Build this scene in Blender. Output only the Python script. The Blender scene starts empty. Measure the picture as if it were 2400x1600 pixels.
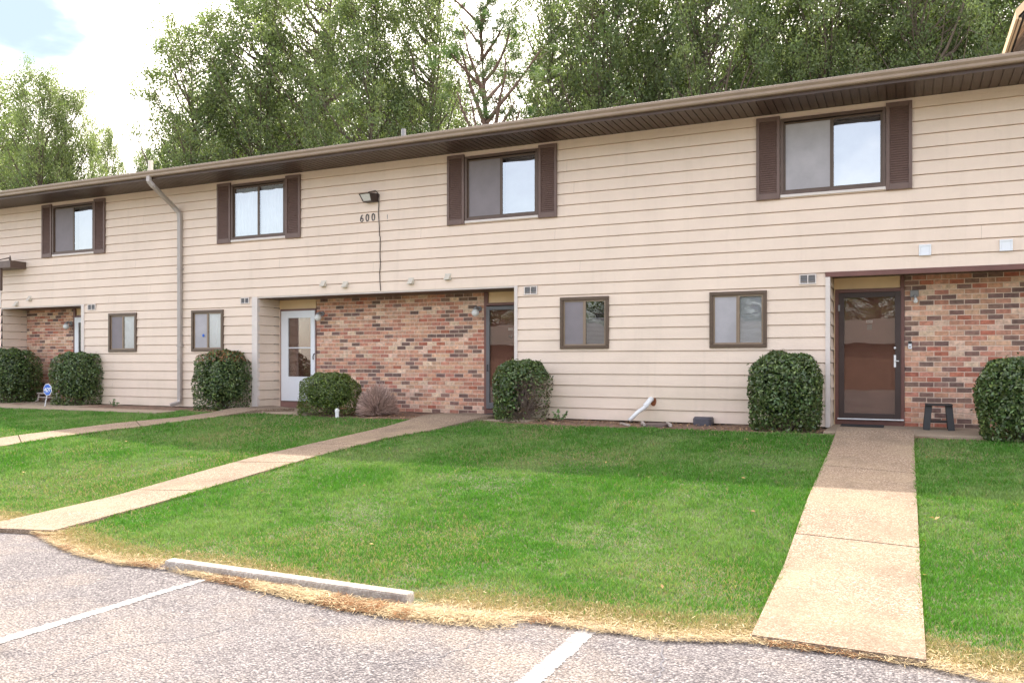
import bpy, math, random
import numpy as np
from mathutils import Vector, Matrix

# ------------------------------------------------------------------ camera / sky / sun / exposure
S = bpy.context.scene
COL = S.collection
TH = math.radians(25.31)          # camera looks this far to the left of the facade normal
FP = 1945.0                       # focal length in photograph pixels (2400 wide)
EYE = 1.06
HOR = 846.0
cd = bpy.data.cameras.new('camera'); cam = bpy.data.objects.new('camera', cd); COL.objects.link(cam)
cam.location = (0, 0, EYE); cam.rotation_euler = (math.pi/2, 0, TH)
cd.sensor_width = 36; cd.lens = FP/2400*36; cd.shift_y = 46/2400; cd.clip_end = 2000; cd.clip_start = .05
S.camera = cam

SUN_DIR = Vector((-.45, .9, 0)).normalized()
SUN_EL = math.radians(56)
w = bpy.data.worlds.new('World'); S.world = w; w.use_nodes = True
nt = w.node_tree; nt.nodes.clear()
def N(nt, t, **k):
    n = nt.nodes.new(t)
    for a, b in k.items(): setattr(n, a, b)
    return n
wo = N(nt, 'ShaderNodeOutputWorld'); bg = N(nt, 'ShaderNodeBackground')
sky = N(nt, 'ShaderNodeTexSky', sky_type='NISHITA'); sky.sun_disc = False
sky.sun_elevation = SUN_EL; sky.sun_rotation = math.atan2(SUN_DIR.x, SUN_DIR.y) % (2*math.pi)
sky.air_density = 1.0; sky.dust_density = 1.5; sky.ozone_density = 1.0
tc = N(nt, 'ShaderNodeTexCoord')
sepv = N(nt, 'ShaderNodeSeparateXYZ'); nt.links.new(tc.outputs['Generated'], sepv.inputs[0])
mp = N(nt, 'ShaderNodeMapping'); mp.inputs['Scale'].default_value = (1, 1, 2.6); mp.inputs['Location'].default_value = (4.3, 2.9, 1.1)
nt.links.new(tc.outputs['Generated'], mp.inputs[0])
nz = N(nt, 'ShaderNodeTexNoise'); nz.inputs['Scale'].default_value = 2.2; nz.inputs['Detail'].default_value = 7; nz.inputs['Roughness'].default_value = .52
nt.links.new(mp.outputs[0], nz.inputs['Vector'])
# more cloud towards the sun (+Y), broken blue towards -Y
ma = N(nt, 'ShaderNodeMath', operation='MULTIPLY_ADD'); nt.links.new(sepv.outputs['Y'], ma.inputs[0]); ma.inputs[1].default_value = .20
nt.links.new(nz.outputs['Fac'], ma.inputs[2])
cr = N(nt, 'ShaderNodeMapRange'); cr.inputs['From Min'].default_value = .34; cr.inputs['From Max'].default_value = .60; cr.interpolation_type = 'SMOOTHSTEP'
nt.links.new(ma.outputs[0], cr.inputs[0])
# behind the camera the cloud thins to an even veil
vk = N(nt, 'ShaderNodeMapRange'); vk.interpolation_type = 'SMOOTHSTEP'; vk.inputs['From Min'].default_value = .1; vk.inputs['From Max'].default_value = -.5; vk.inputs['To Max'].default_value = .82
nt.links.new(sepv.outputs['Y'], vk.inputs[0]); vm = N(nt, 'ShaderNodeMix', data_type='FLOAT'); nt.links.new(vk.outputs[0], vm.inputs['Factor']); nt.links.new(cr.outputs[0], vm.inputs[2]); vm.inputs[3].default_value = .22
fac = vm.outputs[0]; gapf = None
for dv, lo in (((-.957, .653, .430), .9945), ((-.8365, .7106, .440), .997)):
    dvn = Vector(dv).normalized(); dp_ = N(nt, 'ShaderNodeVectorMath', operation='DOT_PRODUCT'); nrm = N(nt, 'ShaderNodeVectorMath', operation='NORMALIZE')
    nt.links.new(tc.outputs['Generated'], nrm.inputs[0]); nt.links.new(nrm.outputs[0], dp_.inputs[0]); dp_.inputs[1].default_value = dvn
    wob = N(nt, 'ShaderNodeTexNoise'); wob.inputs['Scale'].default_value = 9; wob.inputs['Detail'].default_value = 6; nt.links.new(mp.outputs[0], wob.inputs['Vector'])
    a1 = N(nt, 'ShaderNodeMath', operation='MULTIPLY_ADD'); nt.links.new(wob.outputs['Fac'], a1.inputs[0]); a1.inputs[1].default_value = (1-lo)*1.2; nt.links.new(dp_.outputs['Value'], a1.inputs[2])
    r1 = N(nt, 'ShaderNodeMapRange'); r1.interpolation_type = 'SMOOTHSTEP'; r1.inputs['From Min'].default_value = 1+(1-lo)*.1; r1.inputs['From Max'].default_value = 1+(1-lo)*.6; r1.inputs['To Min'].default_value = 1; r1.inputs['To Max'].default_value = .0
    nt.links.new(a1.outputs[0], r1.inputs[0]); m1 = N(nt, 'ShaderNodeMath', operation='MULTIPLY'); nt.links.new(fac, m1.inputs[0]); nt.links.new(r1.outputs[0], m1.inputs[1]); fac = m1.outputs[0]
    if gapf is None: gapf = r1.outputs[0]
    else:
        m2 = N(nt, 'ShaderNodeMath', operation='MULTIPLY'); nt.links.new(gapf, m2.inputs[0]); nt.links.new(r1.outputs[0], m2.inputs[1]); gapf = m2.outputs[0]
mx = N(nt, 'ShaderNodeMix', data_type='RGBA')
nt.links.new(fac, mx.inputs['Factor']); nt.links.new(sky.outputs[0], mx.inputs[6]); mx.inputs[7].default_value = (15.6, 14.2, 12.9, 1)
# where the cloud opens, upper left: pale blue
inv = N(nt, 'ShaderNodeMath', operation='SUBTRACT'); inv.inputs[0].default_value = 1; nt.links.new(gapf, inv.inputs[1])
mx2 = N(nt, 'ShaderNodeMix', data_type='RGBA'); nt.links.new(inv.outputs[0], mx2.inputs['Factor']); nt.links.new(mx.outputs[2], mx2.inputs[6]); mx2.inputs[7].default_value = (1.9, 2.35, 2.65, 1)
nt.links.new(mx2.outputs[2], bg.inputs['Color']); bg.inputs['Strength'].default_value = .10
nt.links.new(bg.outputs[0], wo.inputs[0])

sl = bpy.data.lights.new('sun', 'SUN'); sun = bpy.data.objects.new('sun', sl); COL.objects.link(sun)
sl.energy = 2.0; sl.angle = math.radians(.6); sl.color = (1, .93, .82)
sd = Vector((SUN_DIR.x*math.cos(SUN_EL), SUN_DIR.y*math.cos(SUN_EL), math.sin(SUN_EL)))
sun.rotation_euler = sd.to_track_quat('Z', 'Y').to_euler()
S.view_settings.view_transform = 'Standard'; S.view_settings.look = 'None'; S.view_settings.gamma = 1
S.view_settings.exposure = 1.97
S.cycles.max_bounces = 8; S.cycles.transparent_max_bounces = 16

# ------------------------------------------------------------------ measuring helpers
sT, cT = math.sin(TH), math.cos(TH)
D = 14.3; D2 = 15.0               # facade plane, recessed entry plane
def P(u, v, Y=D):
    k = (u-1200)/FP; t = Y/(cT+k*sT)
    return t*(-sT+k*cT), EYE+t*(HOR-v)/FP
def PX(u, Y=D): return P(u, 0, Y)[0]
YS = [-60, 5.5, 7.2, 9.5, 12.9, 13.4, 90]; ZS = [-.745, -.735, -.665, -.40, -.085, -.03, -.03]
def T(X, Y):
    z = np.interp(Y, YS, ZS)
    g = np.clip((np.asarray(X)+15)/5.5, 0, 1); g = .55+.45*g*g*(3-2*g)
    s = np.clip((np.asarray(Y)-6)/2.5, 0, 1)
    return z*(1-(1-g)*s)
def G(u, v, dz=0.):
    k = (u-1200)/FP; lo, hi = 2., 60.
    f = lambda t: EYE+t*(HOR-v)/FP-(float(T(t*(-sT+k*cT), t*(cT+k*sT)))+dz)
    t = 2.
    while t < 60 and f(t) > 0: t += .05
    lo, hi = t-.05, t
    for _ in range(20):
        m = (lo+hi)/2
        if f(m) > 0: lo = m
        else: hi = m
    return t*(-sT+k*cT), t*(cT+k*sT)

# ------------------------------------------------------------------ materials
def srgb(h):
    h = h.lstrip('#'); c = [int(h[i:i+2], 16)/255 for i in (0, 2, 4)]
    return tuple((x/12.92 if x <= .04045 else ((x+.055)/1.055)**2.4) for x in c)+(1,)
def mat(name, col=(.5, .5, .5), rough=.6, var=0., vscale=3., bump=0., bscale=40., metallic=0., attr=False, spec=.5, sub=None, detail=4):
    m = bpy.data.materials.new(name); m.use_nodes = True; t = m.node_tree
    b = t.nodes['Principled BSDF']; b.inputs['Roughness'].default_value = rough; b.inputs['Metallic'].default_value = metallic
    b.inputs['Specular IOR Level'].default_value = spec
    c = tuple(col)[:3]+(1,)
    tcn = N(t, 'ShaderNodeTexCoord')
    src = None
    if attr:
        a = N(t, 'ShaderNodeAttribute', attribute_name='Col'); src = a.outputs['Color']
    if var > 0:
        n = N(t, 'ShaderNodeTexNoise'); n.inputs['Scale'].default_value = vscale; n.inputs['Detail'].default_value = detail
        n.inputs['Roughness'].default_value = .6
        t.links.new(tcn.outputs['Object'], n.inputs['Vector'])
        r = N(t, 'ShaderNodeMapRange'); r.inputs['From Min'].default_value = .3; r.inputs['From Max'].default_value = .7
        r.inputs['To Min'].default_value = 1-var; r.inputs['To Max'].default_value = 1+var
        t.links.new(n.outputs['Fac'], r.inputs[0])
        x = N(t, 'ShaderNodeVectorMath', operation='SCALE')
        if src: t.links.new(src, x.inputs[0])
        else: x.inputs[0].default_value = c[:3]
        t.links.new(r.outputs[0], x.inputs['Scale']); src = x.outputs[0]
    if src: t.links.new(src, b.inputs['Base Color'])
    else: b.inputs['Base Color'].default_value = c
    if bump > 0:
        n2 = N(t, 'ShaderNodeTexNoise'); n2.inputs['Scale'].default_value = bscale; n2.inputs['Detail'].default_value = 5
        t.links.new(tcn.outputs['Object'], n2.inputs['Vector'])
        bp = N(t, 'ShaderNodeBump'); bp.inputs['Strength'].default_value = bump; bp.inputs['Distance'].default_value = .01
        t.links.new(n2.outputs['Fac'], bp.inputs['Height']); t.links.new(bp.outputs[0], b.inputs['Normal'])
    return m
def leafmat(name, trans=.35, rough=.45, spec=.4, tint=(1.25, 1.35, .6)):
    m = bpy.data.materials.new(name); m.use_nodes = True; t = m.node_tree
    b = t.nodes['Principled BSDF']; out = t.nodes['Material Output']
    b.inputs['Roughness'].default_value = rough; b.inputs['Specular IOR Level'].default_value = spec
    a = N(t, 'ShaderNodeAttribute', attribute_name='Col'); t.links.new(a.outputs['Color'], b.inputs['Base Color'])
    tr = N(t, 'ShaderNodeBsdfTranslucent'); x = N(t, 'ShaderNodeVectorMath', operation='MULTIPLY'); x.inputs[1].default_value = tint
    t.links.new(a.outputs['Color'], x.inputs[0]); t.links.new(x.outputs[0], tr.inputs['Color'])
    mxs = N(t, 'ShaderNodeMixShader'); mxs.inputs[0].default_value = trans
    t.links.new(b.outputs[0], mxs.inputs[1]); t.links.new(tr.outputs[0], mxs.inputs[2]); t.links.new(mxs.outputs[0], out.inputs[0])
    return m
def glassmat(name, refl=.25, tint=(.9, .93, .93), rough=.01, wave=.10):
    m = bpy.data.materials.new(name); m.use_nodes = True; t = m.node_tree; t.nodes.clear()
    out = N(t, 'ShaderNodeOutputMaterial'); g = N(t, 'ShaderNodeBsdfGlossy'); g.inputs['Roughness'].default_value = rough
    tr = N(t, 'ShaderNodeBsdfTransparent'); tr.inputs['Color'].default_value = tuple(tint)+(1,)
    fr = N(t, 'ShaderNodeLayerWeight'); fr.inputs['Blend'].default_value = .35
    r = N(t, 'ShaderNodeMapRange'); r.inputs['To Min'].default_value = refl; r.inputs['To Max'].default_value = 1
    t.links.new(fr.outputs['Fresnel'], r.inputs[0])
    # slight waviness of real panes
    tcn = N(t, 'ShaderNodeTexCoord'); n2 = N(t, 'ShaderNodeTexNoise'); n2.inputs['Scale'].default_value = 2.2; n2.inputs['Detail'].default_value = 1
    t.links.new(tcn.outputs['Object'], n2.inputs['Vector'])
    bp = N(t, 'ShaderNodeBump'); bp.inputs['Strength'].default_value = wave; bp.inputs['Distance'].default_value = .03
    t.links.new(n2.outputs['Fac'], bp.inputs['Height']); t.links.new(bp.outputs[0], g.inputs['Normal'])
    mxs = N(t, 'ShaderNodeMixShader'); t.links.new(r.outputs[0], mxs.inputs[0])
    t.links.new(tr.outputs[0], mxs.inputs[1]); t.links.new(g.outputs[0], mxs.inputs[2]); t.links.new(mxs.outputs[0], out.inputs[0])
    return m
def sidingmat():
    m = mat('cream_siding_paint', (.80, .642, .52), .62, var=.05, vscale=1.2, bump=.25, bscale=30)
    t = m.node_tree; b = t.nodes['Principled BSDF']
    src = b.inputs['Base Color'].links[0].from_socket
    tcn = N(t, 'ShaderNodeTexCoord')
    # dirt and mildew that gathers on the lowest boards, in blotches
    sp = N(t, 'ShaderNodeSeparateXYZ'); t.links.new(tcn.outputs['Object'], sp.inputs[0])
    r = N(t, 'ShaderNodeMapRange'); r.inputs['From Min'].default_value = .75; r.inputs['From Max'].default_value = 0.0; r.inputs['To Max'].default_value = .55
    t.links.new(sp.outputs['Z'], r.inputs[0])
    n = N(t, 'ShaderNodeTexNoise'); n.inputs['Scale'].default_value = .9; n.inputs['Detail'].default_value = 5; t.links.new(tcn.outputs['Object'], n.inputs['Vector'])
    q = N(t, 'ShaderNodeMapRange'); q.inputs['From Min'].default_value = .38; q.inputs['From Max'].default_value = .68; t.links.new(n.outputs['Fac'], q.inputs[0])
    mu = N(t, 'ShaderNodeMath', operation='MULTIPLY'); t.links.new(r.outputs[0], mu.inputs[0]); t.links.new(q.outputs[0], mu.inputs[1])
    mxn = N(t, 'ShaderNodeMix', data_type='RGBA'); t.links.new(mu.outputs[0], mxn.inputs['Factor']); t.links.new(src, mxn.inputs[6]); mxn.inputs[7].default_value = (.42, .38, .24, 1)
    # faint vertical weather streaks
    mp2 = N(t, 'ShaderNodeMapping'); mp2.inputs['Scale'].default_value = (9, 9, .5); t.links.new(tcn.outputs['Object'], mp2.inputs[0])
    n3 = N(t, 'ShaderNodeTexNoise'); n3.inputs['Scale'].default_value = 1; n3.inputs['Detail'].default_value = 4; t.links.new(mp2.outputs[0], n3.inputs['Vector'])
    r3 = N(t, 'ShaderNodeMapRange'); r3.inputs['From Min'].default_value = .55; r3.inputs['From Max'].default_value = .8; r3.inputs['To Max'].default_value = .12; t.links.new(n3.outputs['Fac'], r3.inputs[0])
    mx3 = N(t, 'ShaderNodeMix', data_type='RGBA'); t.links.new(r3.outputs[0], mx3.inputs['Factor']); t.links.new(mxn.outputs[2], mx3.inputs[6]); mx3.inputs[7].default_value = (.40, .33, .25, 1)
    t.links.new(mx3.outputs[2], b.inputs['Base Color'])
    return m
def aggregate(name, ramp, scale, bump, rough=.9, patch=None, dist=.01, crev=0):
    """stones in a binder: voronoi cells coloured at random + large worn patches"""
    m = bpy.data.materials.new(name); m.use_nodes = True; t = m.node_tree
    b = t.nodes['Principled BSDF']; b.inputs['Roughness'].default_value = rough; b.inputs['Specular IOR Level'].default_value = .25
    tcn = N(t, 'ShaderNodeTexCoord')
    wv = N(t, 'ShaderNodeTexNoise'); wv.inputs['Scale'].default_value = scale*.7; t.links.new(tcn.outputs['Object'], wv.inputs['Vector'])
    ad = N(t, 'ShaderNodeVectorMath', operation='MULTIPLY_ADD'); t.links.new(wv.outputs['Color'], ad.inputs[0]); ad.inputs[1].default_value = (.6/scale,)*3
    t.links.new(tcn.outputs['Object'], ad.inputs[2])
    v = N(t, 'ShaderNodeTexVoronoi'); v.inputs['Scale'].default_value = scale; t.links.new(ad.outputs[0], v.inputs['Vector'])
    cr = N(t, 'ShaderNodeValToRGB'); e = cr.color_ramp.elements
    while len(e) > 1: e.remove(e[0])
    e[0].position = ramp[0][0]; e[0].color = ramp[0][1]
    for p, c in ramp[1:]:
        x = e.new(p); x.color = c
    sc = N(t, 'ShaderNodeSeparateColor'); t.links.new(v.outputs['Color'], sc.inputs[0]); t.links.new(sc.outputs[0], cr.inputs[0])
    src = cr.outputs[0]
    if patch:
        for col, lo, hi, amt, s2, off in patch:
            mpn = N(t, 'ShaderNodeMapping'); mpn.inputs['Location'].default_value = (off, off*2.3, 0); t.links.new(tcn.outputs['Object'], mpn.inputs[0])
            n = N(t, 'ShaderNodeTexNoise'); n.inputs['Scale'].default_value = s2; n.inputs['Detail'].default_value = 6; n.inputs['Roughness'].default_value = .65
            t.links.new(mpn.outputs[0], n.inputs['Vector'])
            r = N(t, 'ShaderNodeMapRange'); r.inputs['From Min'].default_value = lo; r.inputs['From Max'].default_value = hi; r.inputs['To Max'].default_value = amt
            t.links.new(n.outputs['Fac'], r.inputs[0])
            mxn = N(t, 'ShaderNodeMix', data_type='RGBA'); t.links.new(r.outputs[0], mxn.inputs['Factor']); t.links.new(src, mxn.inputs[6]); mxn.inputs[7].default_value = col
            src = mxn.outputs[2]
    if crev:   # dark binder between the stones
        rr_ = N(t, 'ShaderNodeMapRange'); rr_.inputs['From Min'].default_value = .38; rr_.inputs['From Max'].default_value = .72; rr_.inputs['To Max'].default_value = crev
        t.links.new(v.outputs['Distance'], rr_.inputs[0]); mxn = N(t, 'ShaderNodeMix', data_type='RGBA'); t.links.new(rr_.outputs[0], mxn.inputs['Factor']); t.links.new(src, mxn.inputs[6]); mxn.inputs[7].default_value = (.035, .032, .036, 1); src = mxn.outputs[2]
    t.links.new(src, b.inputs['Base Color'])
    bp = N(t, 'ShaderNodeBump'); bp.inputs['Strength'].default_value = bump; bp.inputs['Distance'].default_value = dist; bp.invert = True
    t.links.new(v.outputs['Distance'], bp.inputs['Height']); t.links.new(bp.outputs[0], b.inputs['Normal'])
    return m

M = {}
M['siding'] = sidingmat()
M['trim'] = mat('cream_trim_paint', (.70, .62, .57), .5, var=.05, vscale=4)
M['transom'] = mat('tan_transom_paint', (.78, .56, .33), .6, var=.05, vscale=3)
M['brown'] = mat('dark_brown_paint', (.115, .072, .055), .5, var=.12, vscale=5)
M['soffit'] = mat('brown_soffit_metal', (.085, .052, .040), .45, var=.15, vscale=4)
M['shutter'] = mat('brown_shutter_plastic', (.155, .096, .078), .5, var=.08, vscale=6)
M['gutter'] = mat('tan_gutter_metal', (.32, .235, .175), .4, var=.1, vscale=2.5)
M['spout'] = mat('taupe_downspout_metal', (.40, .35, .32), .4, var=.08, vscale=3)
M['bronze'] = mat('bronze_window_frame', (.105, .065, .040), .4, var=.1, vscale=6)
M['sash'] = mat('tan_window_sash', (.26, .185, .125), .4, var=.06, vscale=6)
M['maroon'] = mat('maroon_door_paint', (.24, .125, .105), .5, var=.12, vscale=3)
M['redbrown'] = mat('red_brown_frame_paint', (.16, .065, .05), .45, var=.15, vscale=5)
M['blackmetal'] = mat('dark_storm_frame', (.060, .040, .035), .45, var=.1, spec=.3)
M['greydoor'] = mat('grey_storm_frame', (.12, .115, .12), .4, var=.1)
M['white'] = mat('white_enamel', (.78, .79, .82), .35, var=.02)
M['pvc'] = mat('white_pvc', (.8, .8, .79), .35, var=.08, vscale=20)
M['globe'] = mat('milk_glass_globe', (.78, .77, .74), .25)
M['greymetal'] = mat('grey_lamp_metal', (.25, .24, .24), .45)
M['dark'] = mat('dark_interior', (.035, .032, .034), .8)
M['screen'] = mat('grey_insect_screen', (.235, .205, .215), .75, var=.08, vscale=3)
M['screenlight'] = mat('pale_curtain_behind_screen', (.42, .395, .41), .8, var=.12, vscale=2.5)
M['curtain'] = mat('white_curtain', (.86, .88, .90), .8, var=.05, vscale=4)
M['blind'] = mat('white_blind_slats', (.87, .88, .90), .6)
M['glass_sky'] = glassmat('reflective_pane', .42)
M['glass_mid'] = glassmat('half_reflective_pane', .34); M['glass_low'] = glassmat('clear_pane', .08, tint=(.98, .98, .98))
M['glass_door'] = glassmat('storm_door_glass', .02, tint=(.88, .82, .78), wave=.03)
M['black'] = mat('black_paint', (.02, .02, .022), .5)
M['stool'] = mat('black_stool_plastic', (.022, .02, .02), .45, var=.2)
M['mat'] = mat('dark_rubber_mat', (.03, .028, .03), .9, bump=.5, bscale=200)
M['roof'] = mat('grey_shingles', (.16, .15, .14), .9, var=.3, vscale=12, bump=.6, bscale=60)
M['mortar'] = mat('pale_mortar', (.76, .60, .48), .95, var=.15, vscale=8, bump=.6, bscale=120)
M['brick'] = mat('mottled_brick', rough=.85, var=.30, vscale=14, bump=.6, bscale=90, attr=True)
M['plyface'] = mat('bare_plywood', (.66, .43, .25), .8, var=.35, vscale=7)
M['lens'] = mat('prismatic_lamp_lens', (.62, .60, .56), .25, var=.1, vscale=30)
M['cable'] = mat('brown_cable', (.07, .05, .045), .6)
M['vent'] = mat('cream_vent_plastic', (.62, .56, .47), .5)
M['bark'] = mat('grey_brown_bark', (.14, .105, .08), .9, var=.3, vscale=6, bump=.7, bscale=25)
M['pinebark'] = mat('red_brown_pine_bark', (.15, .095, .07), .9, var=.35, vscale=5, bump=.8, bscale=20)
M['twig'] = mat('dry_twigs', (.30, .22, .17), .9, attr=True)
M['leaf'] = leafmat('tree_leaves', .50, tint=(1.15, 1.25, .65))
M['needle'] = leafmat('pine_needles', .3)
M['shrub'] = leafmat('glossy_shrub_leaves', .22, rough=.32, spec=.6)
M['grass'] = leafmat('grass_blades', .32, rough=.5, spec=.3, tint=(1.1, 1.3, .5))
M['straw'] = leafmat('dry_straw', .2, rough=.7, spec=.2, tint=(1, 1, .9))
M['soil'] = mat('lawn_soil', (.075, .085, .035), .95, var=.35, vscale=2.5, bump=.5, bscale=50)
M['mulch'] = mat('brown_mulch_soil', (.19, .115, .075), .95, var=.4, vscale=9, bump=1., bscale=40)
M['ground'] = mat('far_ground', (.09, .11, .05), .95, var=.2, vscale=.1)
M['sblue'] = mat('blue_sign_face', (.015, .12, .55), .35)
M['stone'] = mat('pale_weathered_wood', (.42, .36, .32), .8, var=.2, vscale=12)
M['rust'] = mat('rusty_hole', (.22, .07, .025), .9, var=.4, vscale=40)
M['plastic'] = mat('dark_grey_plastic', (.075, .07, .085), .5, var=.1)
M['splash'] = mat('brown_splash_block', (.14, .10, .085), .8, var=.2)
M['stucco'] = mat('distant_wall', (.17, .10, .075), .8, var=.1)
g = lambda *c: tuple(c)+(1,)
M['asphalt'] = aggregate('worn_asphalt', [(0, g(.11, .097, .10)), (.35, g(.18, .162, .166)), (.7, g(.25, .228, .228)), (1, g(.37, .34, .33))], 60, 1.,
    patch=[(g(.44, .36, .29), .47, .74, .75, .8, 3.), (g(.30, .27, .265), .45, .7, .5, .35, 11.), (g(.06, .055, .06), .58, .8, .45, 2.1, 7.)], dist=.02, crev=.6)
M['concrete'] = aggregate('exposed_aggregate_concrete', [(0, g(.13, .092, .065)), (.4, g(.22, .158, .11)), (.8, g(.29, .215, .155)), (1, g(.44, .36, .29))], 105, .35,
    patch=[(g(.30, .235, .155), .46, .7, .55, .8, 1.), (g(.125, .095, .07), .48, .72, .6, 1.3, 5.)], dist=.008)
M['slab'] = aggregate('smooth_tan_concrete', [(0, g(.27, .205, .145)), (.5, g(.32, .25, .18)), (1, g(.38, .31, .23))], 120, .15,
    patch=[(g(.26, .20, .15), .5, .75, .5, 1.4, 9.)], dist=.004)
M['kerb'] = aggregate('pale_kerb_concrete', [(0, g(.30, .26, .23)), (.5, g(.40, .355, .31)), (1, g(.52, .48, .43))], 90, .3, patch=[(g(.20, .165, .135), .46, .66, .65, 3.5, 2.)], dist=.005)
M['line'] = aggregate('worn_white_line', [(0, g(.40, .38, .37)), (.3, g(.52, .50, .48)), (1, g(.66, .64, .62))], 52, .9, patch=[(g(.22, .205, .205), .50, .53, .8, 6., 2.), (g(.20, .19, .19), .46, .56, .6, 30., 5.)], dist=.012)

# ------------------------------------------------------------------ mesh helpers
class MB:
    def __init__(s): s.v = []; s.f = []; s.c = []; s.smooth = False
    def quad(s, *p, col=None):
        i = len(s.v); s.v += [tuple(q) for q in p]; s.f.append(tuple(range(i, i+len(p)))); s.c.append(col)
    def box(s, x0, x1, y0, y1, z0, z1, col=None):
        a = [(x0,y0,z0),(x1,y0,z0),(x1,y1,z0),(x0,y1,z0),(x0,y0,z1),(x1,y0,z1),(x1,y1,z1),(x0,y1,z1)]
        i = len(s.v); s.v += a
        for q in ((0,3,2,1),(4,5,6,7),(0,1,5,4),(1,2,6,5),(2,3,7,6),(3,0,4,7)): s.f.append(tuple(i+j for j in q)); s.c.append(col)
        return s
    def obox(s, c, ax, ay, az, hx, hy, hz, col=None):
        c, ax, ay, az = map(Vector, (c, ax, ay, az)); i = len(s.v)
        for sz in (-1, 1):
            for sx, sy in ((-1,-1),(1,-1),(1,1),(-1,1)): s.v.append(tuple(c+ax*hx*sx+ay*hy*sy+az*hz*sz))
        for q in ((0,3,2,1),(4,5,6,7),(0,1,5,4),(1,2,6,5),(2,3,7,6),(3,0,4,7)): s.f.append(tuple(i+j for j in q)); s.c.append(col)
        return s
    def tube(s, pts, r, n=8, cap=True, col=None):
        pts = [Vector(p) for p in pts]; rs = r if isinstance(r, (list, tuple)) else [r]*len(pts)
        i0 = len(s.v); up = Vector((.13, .21, 1)).normalized(); prev = None
        for i, p in enumerate(pts):
            d = (pts[min(i+1, len(pts)-1)]-pts[max(i-1, 0)]).normalized()
            if prev is None:
                a = d.cross(up) if abs(d.dot(up)) < .95 else d.cross(Vector((1, 0, 0)))
            else: a = prev-d*prev.dot(d)
            a.normalize(); prev = a; b = d.cross(a)
            for k in range(n):
                t = 2*math.pi*k/n; s.v.append(tuple(p+(a*math.cos(t)+b*math.sin(t))*rs[i]))
        for i in range(len(pts)-1):
            for k in range(n):
                s.f.append((i0+i*n+k, i0+i*n+(k+1) % n, i0+(i+1)*n+(k+1) % n, i0+(i+1)*n+k)); s.c.append(col)
        if cap:
            s.f.append(tuple(i0+k for k in reversed(range(n)))); s.c.append(col)
            s.f.append(tuple(i0+(len(pts)-1)*n+k for k in range(n))); s.c.append(col)
        return s
    def sphere(s, c, r, n=16, m=10, sc=(1, 1, 1)):
        i0 = len(s.v)
        for i in range(m+1):
            th = math.pi*i/m
            for k in range(n):
                ph = 2*math.pi*k/n
                s.v.append((c[0]+r*sc[0]*math.sin(th)*math.cos(ph), c[1]+r*sc[1]*math.sin(th)*math.sin(ph), c[2]+r*sc[2]*math.cos(th)))
        for i in range(m):
            for k in range(n):
                s.f.append((i0+i*n+k, i0+(i+1)*n+k, i0+(i+1)*n+(k+1) % n, i0+i*n+(k+1) % n)); s.c.append(None)
        s.smooth = True
        return s
    def build(s, name, m, parent=None, bevel=0, smooth=None, loc=None):
        me = bpy.data.meshes.new(name); me.from_pydata(s.v, [], s.f); me.update()
        if any(c is not None for c in s.c):
            a = me.attributes.new('Col', 'FLOAT_COLOR', 'FACE')
            a.data.foreach_set('color', np.array([(c or (.5,.5,.5,1)) for c in s.c], dtype=np.float32).ravel())
        if smooth if smooth is not None else s.smooth:
            me.polygons.foreach_set('use_smooth', [True]*len(me.polygons))
        me.materials.append(M[m]); o = bpy.data.objects.new(name, me); COL.objects.link(o)
        if loc is not None:
            me.transform(Matrix.Translation(-Vector(loc))); o.location = loc
        if parent: setpar(o, parent)
        if bevel:
            b = o.modifiers.new('bevel', 'BEVEL'); b.width = bevel; b.segments = 2; b.limit_method = 'ANGLE'; b.angle_limit = math.radians(40)
        return o
def wloc(o):
    v = Vector(o.location)
    while o.parent: o = o.parent; v += Vector(o.location)
    return v
def setpar(o, p):
    """children keep their place: parents are only ever translated"""
    o.location = Vector(o.location)-wloc(p); o.parent = p
def npmesh(name, V, F, m, parent=None, col=None, smooth=False, loc=None):
    V = np.asarray(V, dtype=np.float32); F = np.asarray(F, dtype=np.int32); n, k = F.shape
    if loc is not None: V = V-np.array(loc, dtype=np.float32)
    me = bpy.data.meshes.new(name); me.vertices.add(len(V)); me.vertices.foreach_set('co', V.ravel())
    me.loops.add(n*k); me.loops.foreach_set('vertex_index', F.ravel())
    me.polygons.add(n); me.polygons.foreach_set('loop_start', np.arange(0, n*k, k, dtype=np.int32))
    try: me.polygons.foreach_set('loop_total', np.full(n, k, dtype=np.int32))
    except Exception: pass
    if smooth: me.polygons.foreach_set('use_smooth', np.ones(n, dtype=bool))
    me.update(calc_edges=True)
    if col is not None:
        a = me.attributes.new('Col', 'FLOAT_COLOR', 'FACE'); c = np.ones((n, 4), dtype=np.float32); c[:, :3] = col
        a.data.foreach_set('color', c.ravel())
    me.materials.append(M[m]); o = bpy.data.objects.new(name, me); COL.objects.link(o)
    if loc is not None: o.location = loc
    if parent: setpar(o, parent)
    return o
def tag(o, label=None, cat=None, group=None, kind=None):
    for k, v in (('label', label), ('category', cat), ('group', group), ('kind', kind)):
        if v: o[k] = v
    return o
def empty(name, loc):
    o = bpy.data.objects.new(name, None); COL.objects.link(o); o.location = loc; o.empty_display_size = .2; return o
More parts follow.
